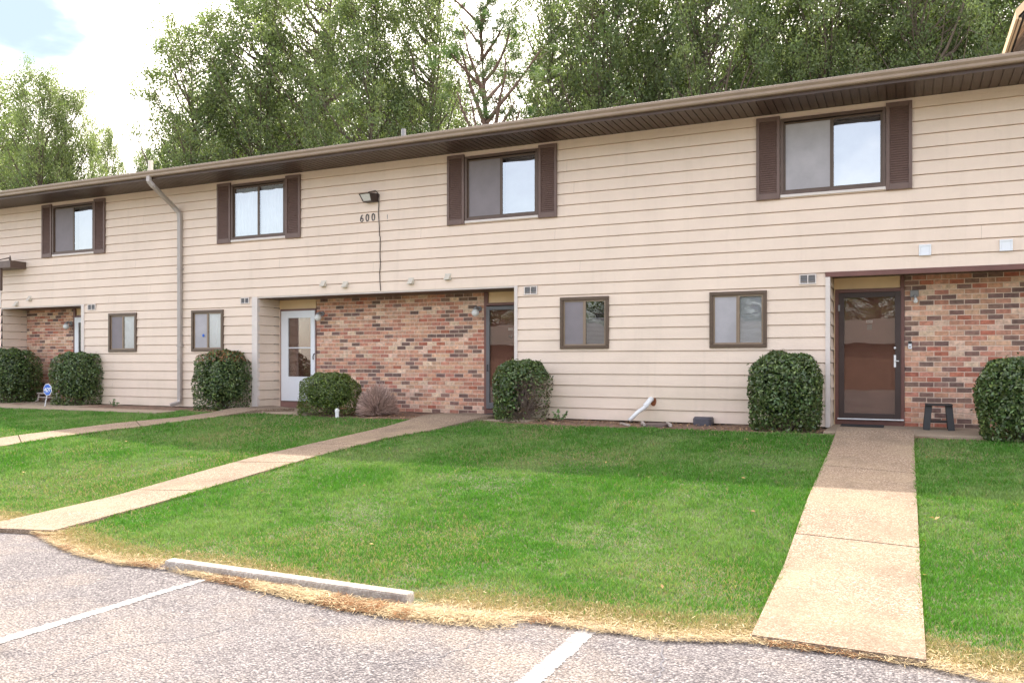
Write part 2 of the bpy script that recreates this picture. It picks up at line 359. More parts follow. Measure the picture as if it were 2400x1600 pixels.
def text(name, body, size, x, y, z, m, parent=None, extrude=.004, shear=0, rotz=0, bold=0):
    cu = bpy.data.curves.new(name, 'FONT'); cu.body = body; cu.size = size; cu.extrude = extrude; cu.align_x = 'CENTER'; cu.align_y = 'CENTER'; cu.shear = shear; cu.offset = bold
    tmp = bpy.data.objects.new(name, cu); COL.objects.link(tmp)
    dg = bpy.context.evaluated_depsgraph_get(); me = bpy.data.meshes.new_from_object(tmp.evaluated_get(dg)); bpy.data.objects.remove(tmp)
    me.name = name; me.materials.clear(); me.materials.append(M[m])
    me.transform(Matrix.Rotation(rotz, 4, 'Z') @ Matrix.Rotation(math.pi/2, 4, 'X'))
    o = bpy.data.objects.new(name, me); COL.objects.link(o); o.location = (x, y, z)
    if parent: setpar(o, parent)
    return o
rng = np.random.default_rng(7); random.seed(7)

# ================================================================== SETTING: ground, lot, lawn, walks
EDGE = [(0,1232),(76,1243),(143,1279),(201,1302),(286,1319),(379,1326),(491,1340),(625,1369),(714,1395),(817,1424),(900,1428),(1036,1421),(1170,1440),(1371,1464),(1559,1494),(1765,1496),(2171,1552),(2300,1585)]
def lotpt(u, v, z=-.738):
    k = (u-1200)/FP; t = (z-EYE)/((HOR-v)/FP); return t*(-sT+k*cT), t*(cT+k*sT)
ep = sorted(lotpt(*e) for e in EDGE)
EX = np.array([-40]+[p[0] for p in ep]+[8, 30]); EY = np.array([ep[0][1]+.1]+[p[1] for p in ep]+[ep[-1][1], ep[-1][1]])
def E(X): return np.interp(X, EX, EY)

npmesh('ground', [(-400,-400,-1.1),(400,-400,-1.1),(400,500,-1.1),(-400,500,-1.1)], [(0,1,2,3)], 'ground'); tag(bpy.data.objects['ground'], kind='structure')
b = MB(); b.quad((-60,-30,-.745),(40,-30,-.745),(40,6.6,-.745),(-60,6.6,-.745)); tag(b.build('parking_lot', 'asphalt'), kind='structure')
# two painted stall lines (worn strips 4 mm above the asphalt)
def strip(pts, z):
    b = MB(); a0, a1, c1, c0 = [np.array(lotpt(*q, z=z)) for q in pts]; n = 110; L0, L1 = [], []
    side = (c1-a1)/np.linalg.norm(c1-a1)
    for i in range(n+1):
        f = i/n; L0.append(a0+(a1-a0)*f+side*random.uniform(-.009, .012)); L1.append(c0+(c1-c0)*f-side*random.uniform(-.009, .012))
    for i in range(n): b.quad(*[(q[0], q[1], z) for q in (L0[i], L1[i], L1[i+1], L0[i+1])])
    return b
for q, nm in (([(-60,1511),(488,1350),(509,1351),(-60,1526)], 'a'), ([(1100,1690),(1371,1463),(1412,1467),(1172,1690)], 'b')):
    b = strip(q, -.741); tag(b.build('painted_line', 'line'), kind='structure')

# lawn soil sheet
xs = np.arange(-34, 12.01, .25); ys = np.concatenate([np.arange(4.6, 6.6, .05), np.arange(6.6, 16, .2)])
XX, YY = np.meshgrid(xs, ys); ZZ = T(XX, YY)+.006*np.sin(XX*2.3+YY)*np.cos(YY*1.7)
drop = np.clip((E(XX)+.13-YY)/.06, 0, 1); ZZ = ZZ-.12*drop
V = np.stack([XX, YY, ZZ], -1).reshape(-1, 3); nx, ny = len(xs), len(ys)
idx = np.arange(nx*ny).reshape(ny, nx); F = np.stack([idx[:-1,:-1], idx[:-1,1:], idx[1:,1:], idx[1:,:-1]], -1).reshape(-1, 4)
yc = V[F[:, 0], 1]; F1 = F[yc < 13.1]; F2 = F[yc >= 13.1]
def sub(V, F):
    u, inv = np.unique(F, return_inverse=True); return V[u], inv.reshape(F.shape)
tag(npmesh('lawn_soil', *sub(V, F1), 'soil', smooth=True), kind='structure')
Vb, Fb = sub(V, F2); Vb = Vb.copy(); Vb[:, 2] += .012*rng.standard_normal(len(Vb))
tag(npmesh('mulch_bed', Vb, Fb, 'mulch', smooth=True), kind='structure')

# concrete walks: edges read off the photo, laid on the slope
WALKS = []
def walk(name, L, R, joints, y_end=None):
    Lp = [G(*p, dz=.035) for p in L]; Rp = [G(*p, dz=.035) for p in R]
    WALKS.append(np.array(Lp+Rp[::-1]))
    def at(Q, y):
        ys_ = [q[1] for q in Q]; xs_ = [q[0] for q in Q]
        if ys_[0] > ys_[-1]: ys_, xs_ = ys_[::-1], xs_[::-1]
        return float(np.interp(y, ys_, xs_))
    yt = 13.36
    n = 40; b = MB()
    zf = lambda x, y: float(T(x, y))+.035+.05*max(0, min(1, (y-12.3)/1.0))
    # parametrise by fraction, not Y, so bottoms may be skewed
    def interp(Q, f):
        d = [0.]
        for i in range(1, len(Q)): d.append(d[-1]+math.dist(Q[i], Q[i-1]))
        s_ = f*d[-1]; return float(np.interp(s_, d, [q[0] for q in Q])), float(np.interp(s_, d, [q[1] for q in Q]))
    fr = []
    js = [0.]+joints+[1.]
    for j in range(len(js)-1):
        a, c = js[j]+(.0012 if j else 0), js[j+1]-(.0012 if j < len(js)-2 else 0)
        m_ = max(2, int((c-a)*n)); fs = [a+(c-a)*i/m_ for i in range(m_+1)]
        for i in range(m_):
            l0, l1, r0, r1 = interp(Lp, fs[i]), interp(Lp, fs[i+1]), interp(Rp, fs[i]), interp(Rp, fs[i+1])
            p = [(*l0, zf(*l0)), (*r0, zf(*r0)), (*r1, zf(*r1)), (*l1, zf(*l1))]; q = [(x, y, z-.12) for x, y, z in p]
            b.quad(p[3], p[2], p[1], p[0]); b.quad(p[0], q[0], q[3], p[3]); b.quad(p[2], q[2], q[1], p[1])
            if i == 0: b.quad(p[1], q[1], q[0], p[0])
            if i == m_-1: b.quad(p[3], q[3], q[2], p[2])
    return tag(b.build(name, 'concrete'), kind='structure')
walk('front_walk', [(1967,1006),(1894.6,1163.4),(1829.9,1339.7),(1760.7,1490)], [(2141.5,1015),(2148.2,1163),(2158,1345),(2171,1546)], [.34, .69])
walk('front_walk', [(1045,973.5),(800,1022.8),(620.5,1064.3),(446.4,1110.7),(241,1167.9),(-60,1237)], [(1190,978),(1072,996),(889,1029.5),(732,1071.9),(575.9,1117.4),(370.5,1177.7),(125,1244)], [.40, .57, .76])
walk('front_walk', [(640,955),(500,969),(267.9,991.5),(0,1025),(-260,1063)], [(690,962),(580,968),(446.4,984.8),(200.9,1013.8),(0,1045),(-260,1092)], [.45, .75])
# entry slabs
def slab(x0, x1, y0, y1=15.02, z=.0, name='entry_slab'):
    return tag(MB().box(x0, x1, y0, y1, z-.16, z).build(name, 'slab', bevel=.012), kind='structure')
xR0 = -1.11; xR1 = 1.06
slab(xR0, xR1, 13.35)
xs0 = PX(604)+.02
slab(xs0, PX(745, 13.7), 13.35); slab(PX(1010, 13.7), PX(1214)-.02+.6, 13.40)
slab(-24, -14.2, 12.55, 13.2, z=-.015); slab(-24, -17.3, 13.2, z=-.013)

# kerb block
b = MB().box(-5.80, -3.32, 5.21, 5.32, -.86, -.660)
tag(b.build('kerb', 'kerb', bevel=.02), kind='structure')

# ================================================================== THE BUILDING
B = empty('townhouse_row', (-6, D, 0))
tag(B, 'long two-storey townhouse row with cream lap siding, brick entries and brown eave', 'building')
ROW = .2075; TOPZ = 5.135; HEADZ = 2.49
xW0, xW1 = -34., 6.5
xL0, xL1 = PX(4), PX(193)       # far-left recess
xM0, xM1 = PX(604), PX(1208)    # middle recess
xC0, xC1 = PX(1944), 3.4        # right recess
# windows: (px left, px right, upper?)
def wz(upper): return (3.795, 5.045) if upper else (1.285, 2.235)
WIN = [(125.6,223,1,'sky',('screen','screen'),('sky','screenlight')),
       (544.4,671.4,1,'both',('mid','curtain'),('mid','curtain')),
       (1091.6,1263,1,'x',('screen','screen'),('sky','screenlight')),
       (1830,2076,1,'x',('screen','screenlight'),('sky','screenlight')),
       (256.7,321.9,0,'x',('screen','screen'),('low','curtain')),
       (451,525.4,0,'x',('screen','screenlight'),('low','curtain')),
       (1313.9,1428,0,'x',('screen','screen'),('low','blinddark')),
       (1663.7,1798,0,'x',('screen','screenlight'),('low','blind'))]
wins = []
for a, c, up, _, l, r in WIN:
    z0, z1 = wz(up); wins.append((PX(a), PX(c), z0, z1, up, l, r))
# real pixel check of upper windows' bottoms: 3.78..5.03
openings = [(x0+.03, x1-.03, z0+.03, z1-.03) for x0, x1, z0, z1, *_ in wins]+[(xL0, xL1, -1, HEADZ), (xM0, xM1, -1, HEADZ), (xC0, xC1, -1, HEADZ)]
def siding(b, lo, hi, z0, z1, holes, place, lip=.020, row=ROW):
    """lap boards: each row leans out to a lip at its bottom; place(s, out, z) -> world point"""
    r = 0
    n0 = int(math.floor(z0/row)); n1 = int(math.ceil(z1/row))
    for n in range(n0, n1):
        a, c = max(z0, n*row), min(z1, (n+1)*row)
        if c-a < 1e-4: continue
        cuts = sorted({a, c}|{h for o in holes for h in (o[2], o[3]) if a < h < c})
        for za, zc in zip(cuts[:-1], cuts[1:]):
            zm = (za+zc)/2
            seg = [(lo, hi)]
            for o in holes:
                if o[2] < zm < o[3]:
                    ns = []
                    for s0, s1 in seg:
                        if o[1] <= s0 or o[0] >= s1: ns.append((s0, s1)); continue
                        if o[0] > s0: ns.append((s0, o[0]))
                        if o[1] < s1: ns.append((o[1], s1))
                    seg = ns
            ya, yc = lip*(1-(za-n*row)/row), lip*(1-(zc-n*row)/row)
            gr = (n+1)*row-.0125
            for s0, s1 in seg:
                if zc > gr > za and z1-z0 > .3:
                    yg = lip*.055
                    b.quad(place(s0, -.028, gr), place(s1, -.028, gr), place(s1, -.028, zc), place(s0, -.028, zc))
                    b.quad(place(s0, yg, gr), place(s1, yg, gr), place(s1, -.028, gr), place(s0, -.028, gr))
                    b.quad(place(s0, ya, za), place(s1, ya, za), place(s1, yg, gr), place(s0, yg, gr))
                else: b.quad(place(s0, ya, za), place(s1, ya, za), place(s1, yc, zc), place(s0, yc, zc))
                if za == n*row: b.quad(place(s0, -.028, za), place(s1, -.028, za), place(s1, ya, za), place(s0, ya, za))
rj = random.Random(3); seams = []      # open butt joints between boards
for n in range(1, 24):
    x = xW0+rj.uniform(0, 3.6)
    while x < xW1:
        if not any(o[0]-.2 < x < o[1]+.2 and o[2]-.3 < (n+.5)*ROW < o[3]+.3 for o in openings): seams.append((x, x+.002, n*ROW, (n+1)*ROW))
        x += 3.66*rj.choice((2, 3, 4))
b = MB(); siding(b, xW0, xW1, 0.0, TOPZ, openings+seams, lambda s, o, z: (s, D-o, z))
b.build('siding_wall', 'siding', B)
# recess cheeks (siding on the returns)
b = MB()
siding(b, 0, D2-D, 0.0, HEADZ, [], lambda s, o, z: (xM0+o, D+.012+s, z)); b.build('entry_cheek_wall', 'siding', B)
b = MB(); siding(b, 0, D2-D, 0.0, HEADZ, [], lambda s, o, z: (xL0+o, D+.012+s, z)); b.build('entry_cheek_wall', 'siding', B)
b = MB(); siding(b, 0, D2-D, 0.0, HEADZ, [], lambda s, o, z: (xC0+o, D+.012+s, z)); b.build('entry_cheek_wall', 'siding', B)
b = MB(); siding(b, 0, D2-D, 0.0, HEADZ, [], lambda s, o, z: (xM1-o, D2-s, z)); b.build('entry_cheek_wall', 'siding', B)
b = MB(); siding(b, 0, D2-D, 0.0, HEADZ, [], lambda s, o, z: (xL1-o, D2-s, z)); b.build('entry_cheek_wall', 'siding', B)
# corner boards
def corner(x0, x1, z1=HEADZ): MB().box(x0, x1, D-.03, D+.05, -.01, z1-.002).build('corner_board', 'trim', B)
corner(xL1-.012, PX(199)); corner(PX(592.5), xM0+.012); corner(xM1-.012, PX(1214)); corner(PX(1935), xC0+.012)
MB().box(xL0-.08, xL0+.0, D-.028, D+.03, HEADZ, 3.4).build('corner_board', 'trim', B)
# recess ceilings and headers
for x0, x1 in ((xL0, xL1), (xM0, xM1), (xC0, xC1)):
    MB().box(x0-.0, x1, D+.004, D2+.03, HEADZ-.035, HEADZ-.002).build('entry_ceiling', 'brown', B)
MB().box(xC0-.06, xC1, D-.034, D-.002, HEADZ-.075, HEADZ+.004).build('header_board', 'redbrown', B)
MB().box(xM0, xM1, D-.006, D+.003, HEADZ-.03, HEADZ-.001).build('header_board', 'trim', B)
MB().box(xL0, xL1, D-.006, D+.003, HEADZ-.03, HEADZ-.001).build('header_board', 'trim', B)
# rear shell so that light does not leak through
b = MB(); b.box(xW0, xW1, D2+.30, 24.3, -.1, 5.13); b.build('rear_wall', 'siding', B)
b = MB(); b.box(xW0, xW1, D+.55, D2+.29, HEADZ+.01, 5.13)
# ground floor infill between recesses
for x0, x1 in ((xW0, xL0-.02), (xL1+.02, xM0-.02), (xM1+.02, xC0-.02), (xC1+.02, xW1)): b.box(x0, x1, D+.55, D2+.29, -.1, HEADZ)
b.build('inner_wall', 'dark', B)

# brick entry walls, brick by brick
PAL = [((.40,.205,.135),.23),((.455,.27,.18),.20),((.52,.36,.26),.11),((.37,.165,.112),.16),((.33,.115,.072),.07),((.14,.084,.068),.12),((.19,.11,.085),.11)]
def pick():
    r = random.random(); s = 0
    for c, p in PAL:
        s += p
        if r < s: break
    k = random.uniform(.86, 1.14)*1.36; return (c[0]*k, c[1]*k*random.uniform(.95, 1.05), c[2]*k, 1)
def bricks(x0, x1, z0, z1, Y, dx=.215, dz=.0825, j=.014):
    mo = MB().box(x0, x1, Y, Y+.09, z0, z1).build('brick_wall', 'mortar', B)
    b = MB(); n = 0; z = z0
    while z < z1-.01:
        x = x0-(dx/2 if n % 2 else 0)-random.uniform(0, .004)
        while x < x1:
            a, c = max(x+j/2, x0), min(x+dx-j/2, x1)
            if c-a > .02:
                jy = random.uniform(.004, .009); jz = random.uniform(-.0015, .0015)
                b.box(a, c, Y-jy, Y+.01, z+j/2+jz, min(z+dz-j/2+jz, z1-.002), col=pick())
            x += dx
        z += dz; n += 1
    b.build('brick_courses', 'brick', mo)
    return mo
yB = D2
xDA0, xDA1 = PX(659, D2), PX(741.6, D2)
xDB0 = PX(1136, D2); xDC0, xDC1 = PX(1957.6, D2), PX(2119.8, D2)
bricks(xDA1+.004, xDB0-.004, -.02, HEADZ-.036, yB)
bricks(xDC1+.002, xC1, -.02, HEADZ-.036, yB)
xDL = PX(174, D2)
bricks(xL0+.02, xDL-.004, -.02, HEADZ-.036, yB)

# doors -------------------------------------------------------------------
def doorway(x0, x1, ztop, frame, transom_x=None, fw=.055, y=D2, sill=.12):
    """frame posts, head, sill and the painted panel above"""
    f = MB(); f.box(x0, x0+fw, y-.03, y+.12, 0, ztop); f.box(x1-fw, x1, y-.03, y+.12, 0, ztop); f.box(x0+fw, x1-fw, y-.03, y+.12, ztop-fw, ztop)
    f.box(x0+fw, x1-fw, y-.03, y+.12, 0, sill)
    o = f.build('door_frame', frame, B, bevel=.004)
    tx0, tx1 = transom_x or (x0, x1)
    MB().box(tx0, tx1, y+.0, y+.08, ztop+.002, HEADZ-.037).build('transom_panel', 'transom', B)
    return o
# A: white storm door
z725 = P(660, 725, D2)[1]
doorway(xDA0, xDA1, z725, 'maroon', (xM0+.02, xDA1-.015), sill=P(700, 941, D2)[1])
MB().box(xM0+.018, xDA0-.003, D2-.012, D2+.06, 0, z725).build('door_side_panel', 'siding', B)
xa0, xa1 = xDA0+.045, xDA1-.008; za0, za1 = P(664, 938.5, D2-.03)[1], P(664, 729.5, D2-.03)[1]
d = MB(); gx0, gx1 = PX(676, D2-.04), PX(729, D2-.04); gz1, gz0, gm = P(676, 745.5, D2-.04)[1], P(676, 882, D2-.04)[1], P(676, 815, D2-.04)[1]
yd0, yd1 = D2-.055, D2-.015
d.box(xa0, gx0, yd0, yd1, za0, za1); d.box(gx1, xa1, yd0, yd1, za0, za1); d.box(gx0, gx1, yd0, yd1, za0, gz0); d.box(gx0, gx1, yd0, yd1, gz1, za1)
d.box(gx0, gx1, yd0+.006, yd1, gm-.012, gm+.012); d.box(gx0-.03, gx1+.03, yd0-.006, yd0-.0005, gz0-.018, gz0)
sdA = d.build('storm_door', 'white', B, bevel=.003); sdA['label'] = 'white storm door with two stacked panes'
MB().box(gx0, gx1, yd0+.02, yd0+.024, gz0, gm-.012).build('glass_pane', 'glass_door', sdA)
MB().box(gx0, gx1, yd0+.02, yd0+.024, gm+.012, gz1).build('glass_pane', 'glass_door', sdA)
hx, hz = P(737.5, 836, D2-.06)
MB().tube([(hx, yd0-.004, hz+.07), (hx-.0, yd0-.045, hz+.055), (hx-.012, yd0-.05, hz), (hx-.018, yd0-.035, hz-.06)], .011).build('handle', 'black', sdA)
inn = MB().box(xa0+.02, xa1-.02, D2+.02, D2+.06, 0.05, za1).build('front_door', 'maroon', B)
MB().box(*sorted((PX(701, D2+.02), PX(706, D2+.02))), D2+.012, D2+.019, P(700, 829, D2)[1], P(700, 819, D2)[1]).build('number_plate', 'vent', inn)
# B: half hidden door with grey storm frame
xB1 = xDB0+1.05; zB = P(1150, 710, D2)[1]
doorway(xDB0, xB1, zB, 'redbrown', (xDB0+.09, xB1), sill=P(1150, 958, D2)[1])
MB().box(xDB0+.001, xDB0+.088, D2-.035, D2+.05, zB+.002, HEADZ-.038).build('door_post', 'redbrown', B)
d = MB(); a0, a1 = xDB0+.06, xB1-.06; zb0, zb1 = P(1150, 957, D2-.04)[1], P(1150, 718, D2-.04)[1]; fw = .075
d.box(a0, a0+fw, yd0, yd1, zb0, zb1); d.box(a1-fw, a1, yd0, yd1, zb0, zb1); d.box(a0+fw, a1-fw, yd0, yd1, zb1-fw, zb1); d.box(a0+fw, a1-fw, yd0, yd1, zb0, zb0+.12)
sdB = d.build('storm_door', 'greydoor', B, bevel=.003); sdB['label'] = 'grey framed storm door half hidden by the wall corner'
MB().box(a0+fw, a1-fw, yd0+.02, yd0+.024, zb0+.12, zb1-fw).build('glass_pane', 'glass_door', sdB)
MB().tube([(a0+.04, yd0, .98), (a0+.045, yd0-.04, .97), (a0+.045, yd0-.04, .87), (a0+.04, yd0, .86)], .01).build('handle', 'black', sdB)
inn = MB().box(a0+.02, a1-.02, D2+.02, D2+.06, 0.05, zb1).build('front_door', 'maroon', B)
px, pz = P(1196, 771, D2)
MB().box(px-.05, px+.05, D2+.012, D2+.019, pz-.025, pz+.025).build('number_plate', 'white', inn)
MB().tube([(px-.03, D2+.01, pz-.12), (px-.025, D2-.0, pz-.17), (px+.025, D2-.0, pz-.17), (px+.03, D2+.01, pz-.12)], .009).build('knocker', 'greymetal', inn)
# C: dark full-glass storm door
zC = P(1960, 679, D2)[1]
doorway(xDC0, xDC1, zC, 'redbrown', (xC0+.02, PX(2109.8, D2)), fw=.06, sill=P(2040, 984, D2)[1])
MB().box(PX(2110.5, D2), xDC1, D2-.035, D2+.05, zC+.002, HEADZ-.038).build('door_post', 'redbrown', B)
MB().box(xC0+.018, xDC0-.003, D2-.012, D2+.06, 0, zC+.0).build('door_side_panel', 'transom', B)
d = MB(); a0, a1 = PX(1966, D2-.04), PX(2111, D2-.04); zc0, zc1 = P(1970, 981, D2-.04)[1], P(1970, 687, D2-.04)[1]
fl, fr_, ft, fb = .085, .085, .085, .10
d.box(a0, a0+fl, yd0, yd1, zc0, zc1); d.box(a1-fr_, a1, yd0, yd1, zc0, zc1); d.box(a0+fl, a1-fr_, yd0, yd1, zc1-ft, zc1); d.box(a0+fl, a1-fr_, yd0, yd1, zc0, zc0+fb)
sdC = d.build('storm_door', 'blackmetal', B, bevel=.004); sdC['label'] = 'dark storm door with one tall pane'
MB().box(a0+fl, a1-fr_, yd0+.02, yd0+.024, zc0+fb, zc1-ft).build('glass_pane', 'glass_door', sdC)
hx, hz = P(2097.5, 846, D2-.05)
hb = MB().box(hx-.016, hx+.016, yd0-.012, yd0-.001, hz-.10, hz+.10); hb.tube([(hx+.01, yd0-.012, hz+.01), (hx+.01, yd0-.05, hz+.005), (hx+.06, yd0-.055, hz)], .009)
hb.build('handle', 'pvc', sdC)
MB().sphere((hx+.0, yd0-.006, hz+.215), .018, sc=(1, .5, 1)).build('lock', 'pvc', sdC)
MB().box(a0-.01, a0+.02, yd0-.012, yd0-.001, zc1-.30, zc1-.2).build('closer_bracket', 'greymetal', sdC)
MB().box(a0-.02, a1+.05, D2-.075, D2-.031, P(2040, 983, D2)[1], P(2040, 983, D2)[1]+.02).build('door_sill', 'pvc', B)
inn = MB().box(a0+.03, a1-.03, D2+.03, D2+.07, 0.05, zc1).build('front_door', 'maroon', B)
px, pz = P(2037.5, 753.5, D2+.03)
MB().box(px-.05, px+.05, D2+.022, D2+.029, pz-.022, pz+.022).build('number_plate', 'white', inn)
text('plate_number', '604', .045, px, D2+.0215, pz, 'black', inn, .0005)
px, pz = P(2038, 766, D2+.03)
k_ = MB(); k_.box(px-.038, px+.038, D2+.022, D2+.029, pz-.045, pz+.045); k_.build('peephole_plate', 'greymetal', inn)
# Left: white storm door seen edge on behind the corner
xl0, xl1 = PX(174, D2), xL1-.0
zL = P(182, 744, D2)[1]
f = MB(); f.box(xl0, xl0+.085, D2-.03, D2+.1, 0, HEADZ-.037); f.box(xl0+.085, xl1, D2-.02, D2+.1, zL, zL+.06); f.build('door_frame', 'redbrown', B)
MB().box(xl0+.087, xl1, D2-.0, D2+.08, zL+.062, HEADZ-.037).build('transom_panel', 'transom', B)
xl1b = xl0+1.
d = MB(); d.box(xl0+.087, xl0+.23, yd0, yd1, .1, zL-.002); d.box(xl0+.23, xl1, yd0, yd1, .1, .85); d.box(xl0+.23, xl1, yd0, yd1, zL-.14, zL-.002)
sdL = d.build('storm_door', 'white', B); sdL['label'] = 'white storm door mostly hidden behind the far left corner'
MB().box(xl0+.23, xl1, yd0+.02, yd0+.024, .85, zL-.14).build('glass_pane', 'glass_door', sdL)
MB().box(xl0+.087, xl1, D2+.02, D2+.06, 0, zL).build('front_door', 'maroon', B)

# windows -------------------------------------------------------------------
def blindslats(x0, x1, z0, z1, y, n):
    b = MB(); h = (z1-z0)/n
    for i in range(n):
        z = z0+(i+.5)*h; b.quad((x0, y-.010, z-h*.42), (x1, y-.010, z-h*.42), (x1, y+.010, z+h*.42), (x0, y+.010, z+h*.42))
    return b
for i, (x0, x1, z0, z1, up, L, R) in enumerate(wins):
    fw = .05 if up else .06; pr = .045
    f = MB(); y0, y1 = D-pr, D+.02
    f.box(x0, x1, y0, y1, z1-fw, z1); f.box(x0, x1, y0, y1, z0, z0+fw); f.box(x0, x0+fw, y0, y1, z0+fw, z1-fw); f.box(x1-fw, x1, y0, y1, z0+fw, z1-fw)
    # deep jamb box
    f.box(x0+.031, x0+fw+.0, y1, D+.20, z0+.032, z1-.032); f.box(x1-fw, x1-.031, y1, D+.20, z0+.032, z1-.032)
    f.box(x0+fw, x1-fw, y1, D+.20, z1-fw, z1-.032); f.box(x0+fw, x1-fw, y1, D+.20, z0+.032, z0+fw)
    win = f.build('window', 'bronze' if not up else 'brown', B, bevel=.006 if not up else .003)
    win['label'] = ('upper' if up else 'lower')+' sliding window with '+{'sky': 'sky reflected in its right pane', 'mid': 'white curtains behind both panes', 'low': 'pale right half'}[R[0]]
    xi0, xi1, zi0, zi1 = x0+fw, x1-fw, z0+fw, z1-fw
    if up: zi1 -= .02
    xm = (xi0+xi1)/2
    sw = .028
    for side, (a, c, spec) in enumerate(((xi0, xm, L), (xm, xi1, R))):
        yy = D-.012 if side == 0 else D-.022
        s = MB(); s.box(a, a+sw, yy, yy+.03, zi0, zi1); s.box(c-sw, c, yy, yy+.03, zi0, zi1); s.box(a+sw, c-sw, yy, yy+.03, zi1-sw, zi1); s.box(a+sw, c-sw, yy, yy+.03, zi0, zi0+sw)
        s.build('sash', 'sash' if not up else 'bronze', win)
        ga, gc, g0, g1 = a+sw, c-sw, zi0+sw, zi1-sw
        kind, back = spec
        if kind == 'screen':
            MB().box(ga, gc, yy+.008, yy+.010, g0, g1).build('insect_screen', back, win)
        else:
            _p = MB(); _p.quad((ga, yy+.012, g0), (gc, yy+.012, g0), (gc, yy+.012, g1), (ga, yy+.012, g1)); _p.build('glass_pane', {'sky': 'glass_sky', 'mid': 'glass_mid', 'low': 'glass_low'}[kind], win)
            if back == 'blind':
                blindslats(ga, gc, g0, g1, D+.025, 38).build('blind', 'blind', win)
            elif back == 'blinddark':
                blindslats(ga, gc, g0, g0+(g1-g0)*.62, D+.025, 20).build('blind', 'screenlight', win)
            elif back == 'curtain':
                # hanging cloth with soft folds
                b = MB(); n = 40
                for q in range(n):
                    xa, xb = ga+(gc-ga)*q/n, ga+(gc-ga)*(q+1)/n
                    fa, fb_ = .012*math.sin(q*1.1+i), .012*math.sin((q+1)*1.1+i)
                    b.quad((xa, D+.03+fa, g0), (xb, D+.03+fb_, g0), (xb, D+.03+fb_, g1), (xa, D+.03+fa, g1))
                b.build('curtain', 'curtain', win, smooth=True)
            else:
                MB().box(ga, gc, D+.13, D+.135, g0, g1).build('curtain', back, win)
    MB().box(xi0, xi1, D+.201, D+.21, zi0, zi1+.02).build('dark_room', 'dark', win)
    if i == 5:
        sx, sz = P(478, 786, D); MB().sphere((sx, D-.02, sz), .035, sc=(1, .1, 1)).build('blue_sticker', 'sblue', win)
    if up:
        MB().box(x0, x1, D-.05, D-.017, z0-.045, z0-.002).build('window_sill', 'trim', win)
# shutters
SH = [(101.3,124.6),(223.5,249),(511.9,543.8),(672,706.4),(1050.5,1090.9),(1264,1307),(1773.5,1829.5),(2077,2138)]
for k, (a, c) in enumerate(SH):
    x0, x1 = PX(a), PX(c); z0, z1 = 3.735, 5.095
    if k % 2 == 0: x1 -= .006
    s = MB(); y0, y1 = D-.055, D-.017; r = .05
    s.box(x0, x0+r, y0, y1, z0, z1); s.box(x1-r, x1, y0, y1, z0, z1); s.box(x0+r, x1-r, y0, y1, z1-.07, z1); s.box(x0+r, x1-r, y0, y1, z0, z0+.10)
    s.box(x0+r, x1-r, y1-.012, y1, z0+.10, z1-.07)
    sh = s.build('shutter', 'shutter', B, bevel=.003)
    l = MB(); n = 32; zz0, zz1 = z0+.105, z1-.075; h = (zz1-zz0)/n
    for q in range(n):
        za = zz0+q*h; l.quad((x0+r, y0+.004, za), (x1-r, y0+.004, za), (x1-r, y1-.014, za+h), (x0+r, y1-.014, za+h)); l.quad((x0+r, y1-.014, za), (x1-r, y1-.014, za), (x1-r, y0+.004, za), (x0+r, y0+.004, za))
    l.build('louvres', 'shutter', sh)

# eave: soffit, fascia, gutter, roof -------------------------------------------------------------------
YE = 13.33; ZE = 5.14
b = MB(); x = xW0; sp = .125
while x < xW1:
    # panelled soffit: boards with grooves
    b.quad((x+.018, D+.02, ZE), (x+sp, D+.02, ZE), (x+sp, YE, ZE), (x+.018, YE, ZE))
    b.quad((x, D+.02, ZE+.015), (x+.018, D+.02, ZE+.015), (x+.018, YE, ZE+.015), (x, YE, ZE+.015))
    b.quad((x, D, ZE), (x, YE, ZE), (x, YE, ZE+.015), (x, D, ZE+.015)); b.quad((x+.018, D, ZE), (x+.018, YE, ZE), (x+.018, YE, ZE+.015), (x+.018, D, ZE+.015))
    x += sp
b.build('soffit', 'soffit', B)
MB().box(xW0, xW1, YE-.025, YE, ZE-.035, ZE+.16).build('fascia_board', 'soffit', B)
MB().box(xW0, xW1, D-.02, D-.0165, 5.08, ZE-.001).build('frieze_board', 'siding', B)
# K-style gutter profile
prof = [(0,.0),(-.075,0),(-.088,.018),(-.092,.05),(-.118,.085),(-.122,.118),(-.112,.122),(-.112,.112),(-.10,.108)]
b = MB(); gy, gz = YE-.027, ZE+.015
for (p0, q0), (p1, q1) in zip(prof[:-1], prof[1:]): b.quad((xW0, gy+p0, gz+q0), (xW1, gy+p0, gz+q0), (xW1, gy+p1, gz+q1), (xW0, gy+p1, gz+q1))
b.quad((xW0, gy, gz), (xW1, gy, gz), (xW1, gy, gz+.12), (xW0, gy, gz+.12))
b.build('gutter', 'gutter', B)
b = MB()
ridY, ridZ = 19.3, ZE+.155+(19.3-YE)*.25
n = 160; xw = np.linspace(xW0-.2, xW1+.2, n)
for i in range(n-1):
    za, zb = ZE+.158+.004*random.random(), ZE+.158+.004*random.random()
    b.quad((xw[i], YE-.075, za-.01), (xw[i+1], YE-.075, za-.01), (xw[i+1], YE-.075, za+.003), (xw[i], YE-.075, za+.003))
b.quad((xW0-.2, YE-.075, ZE+.16), (xW1+.2, YE-.075, ZE+.16), (xW1+.2, ridY, ridZ), (xW0-.2, ridY, ridZ))
b.quad((xW0-.2, ridY, ridZ), (xW1+.2, ridY, ridZ), (xW1+.2, 25.4, ZE+.12), (xW0-.2, 25.4, ZE+.12))
b.build('roof', 'roof', B)
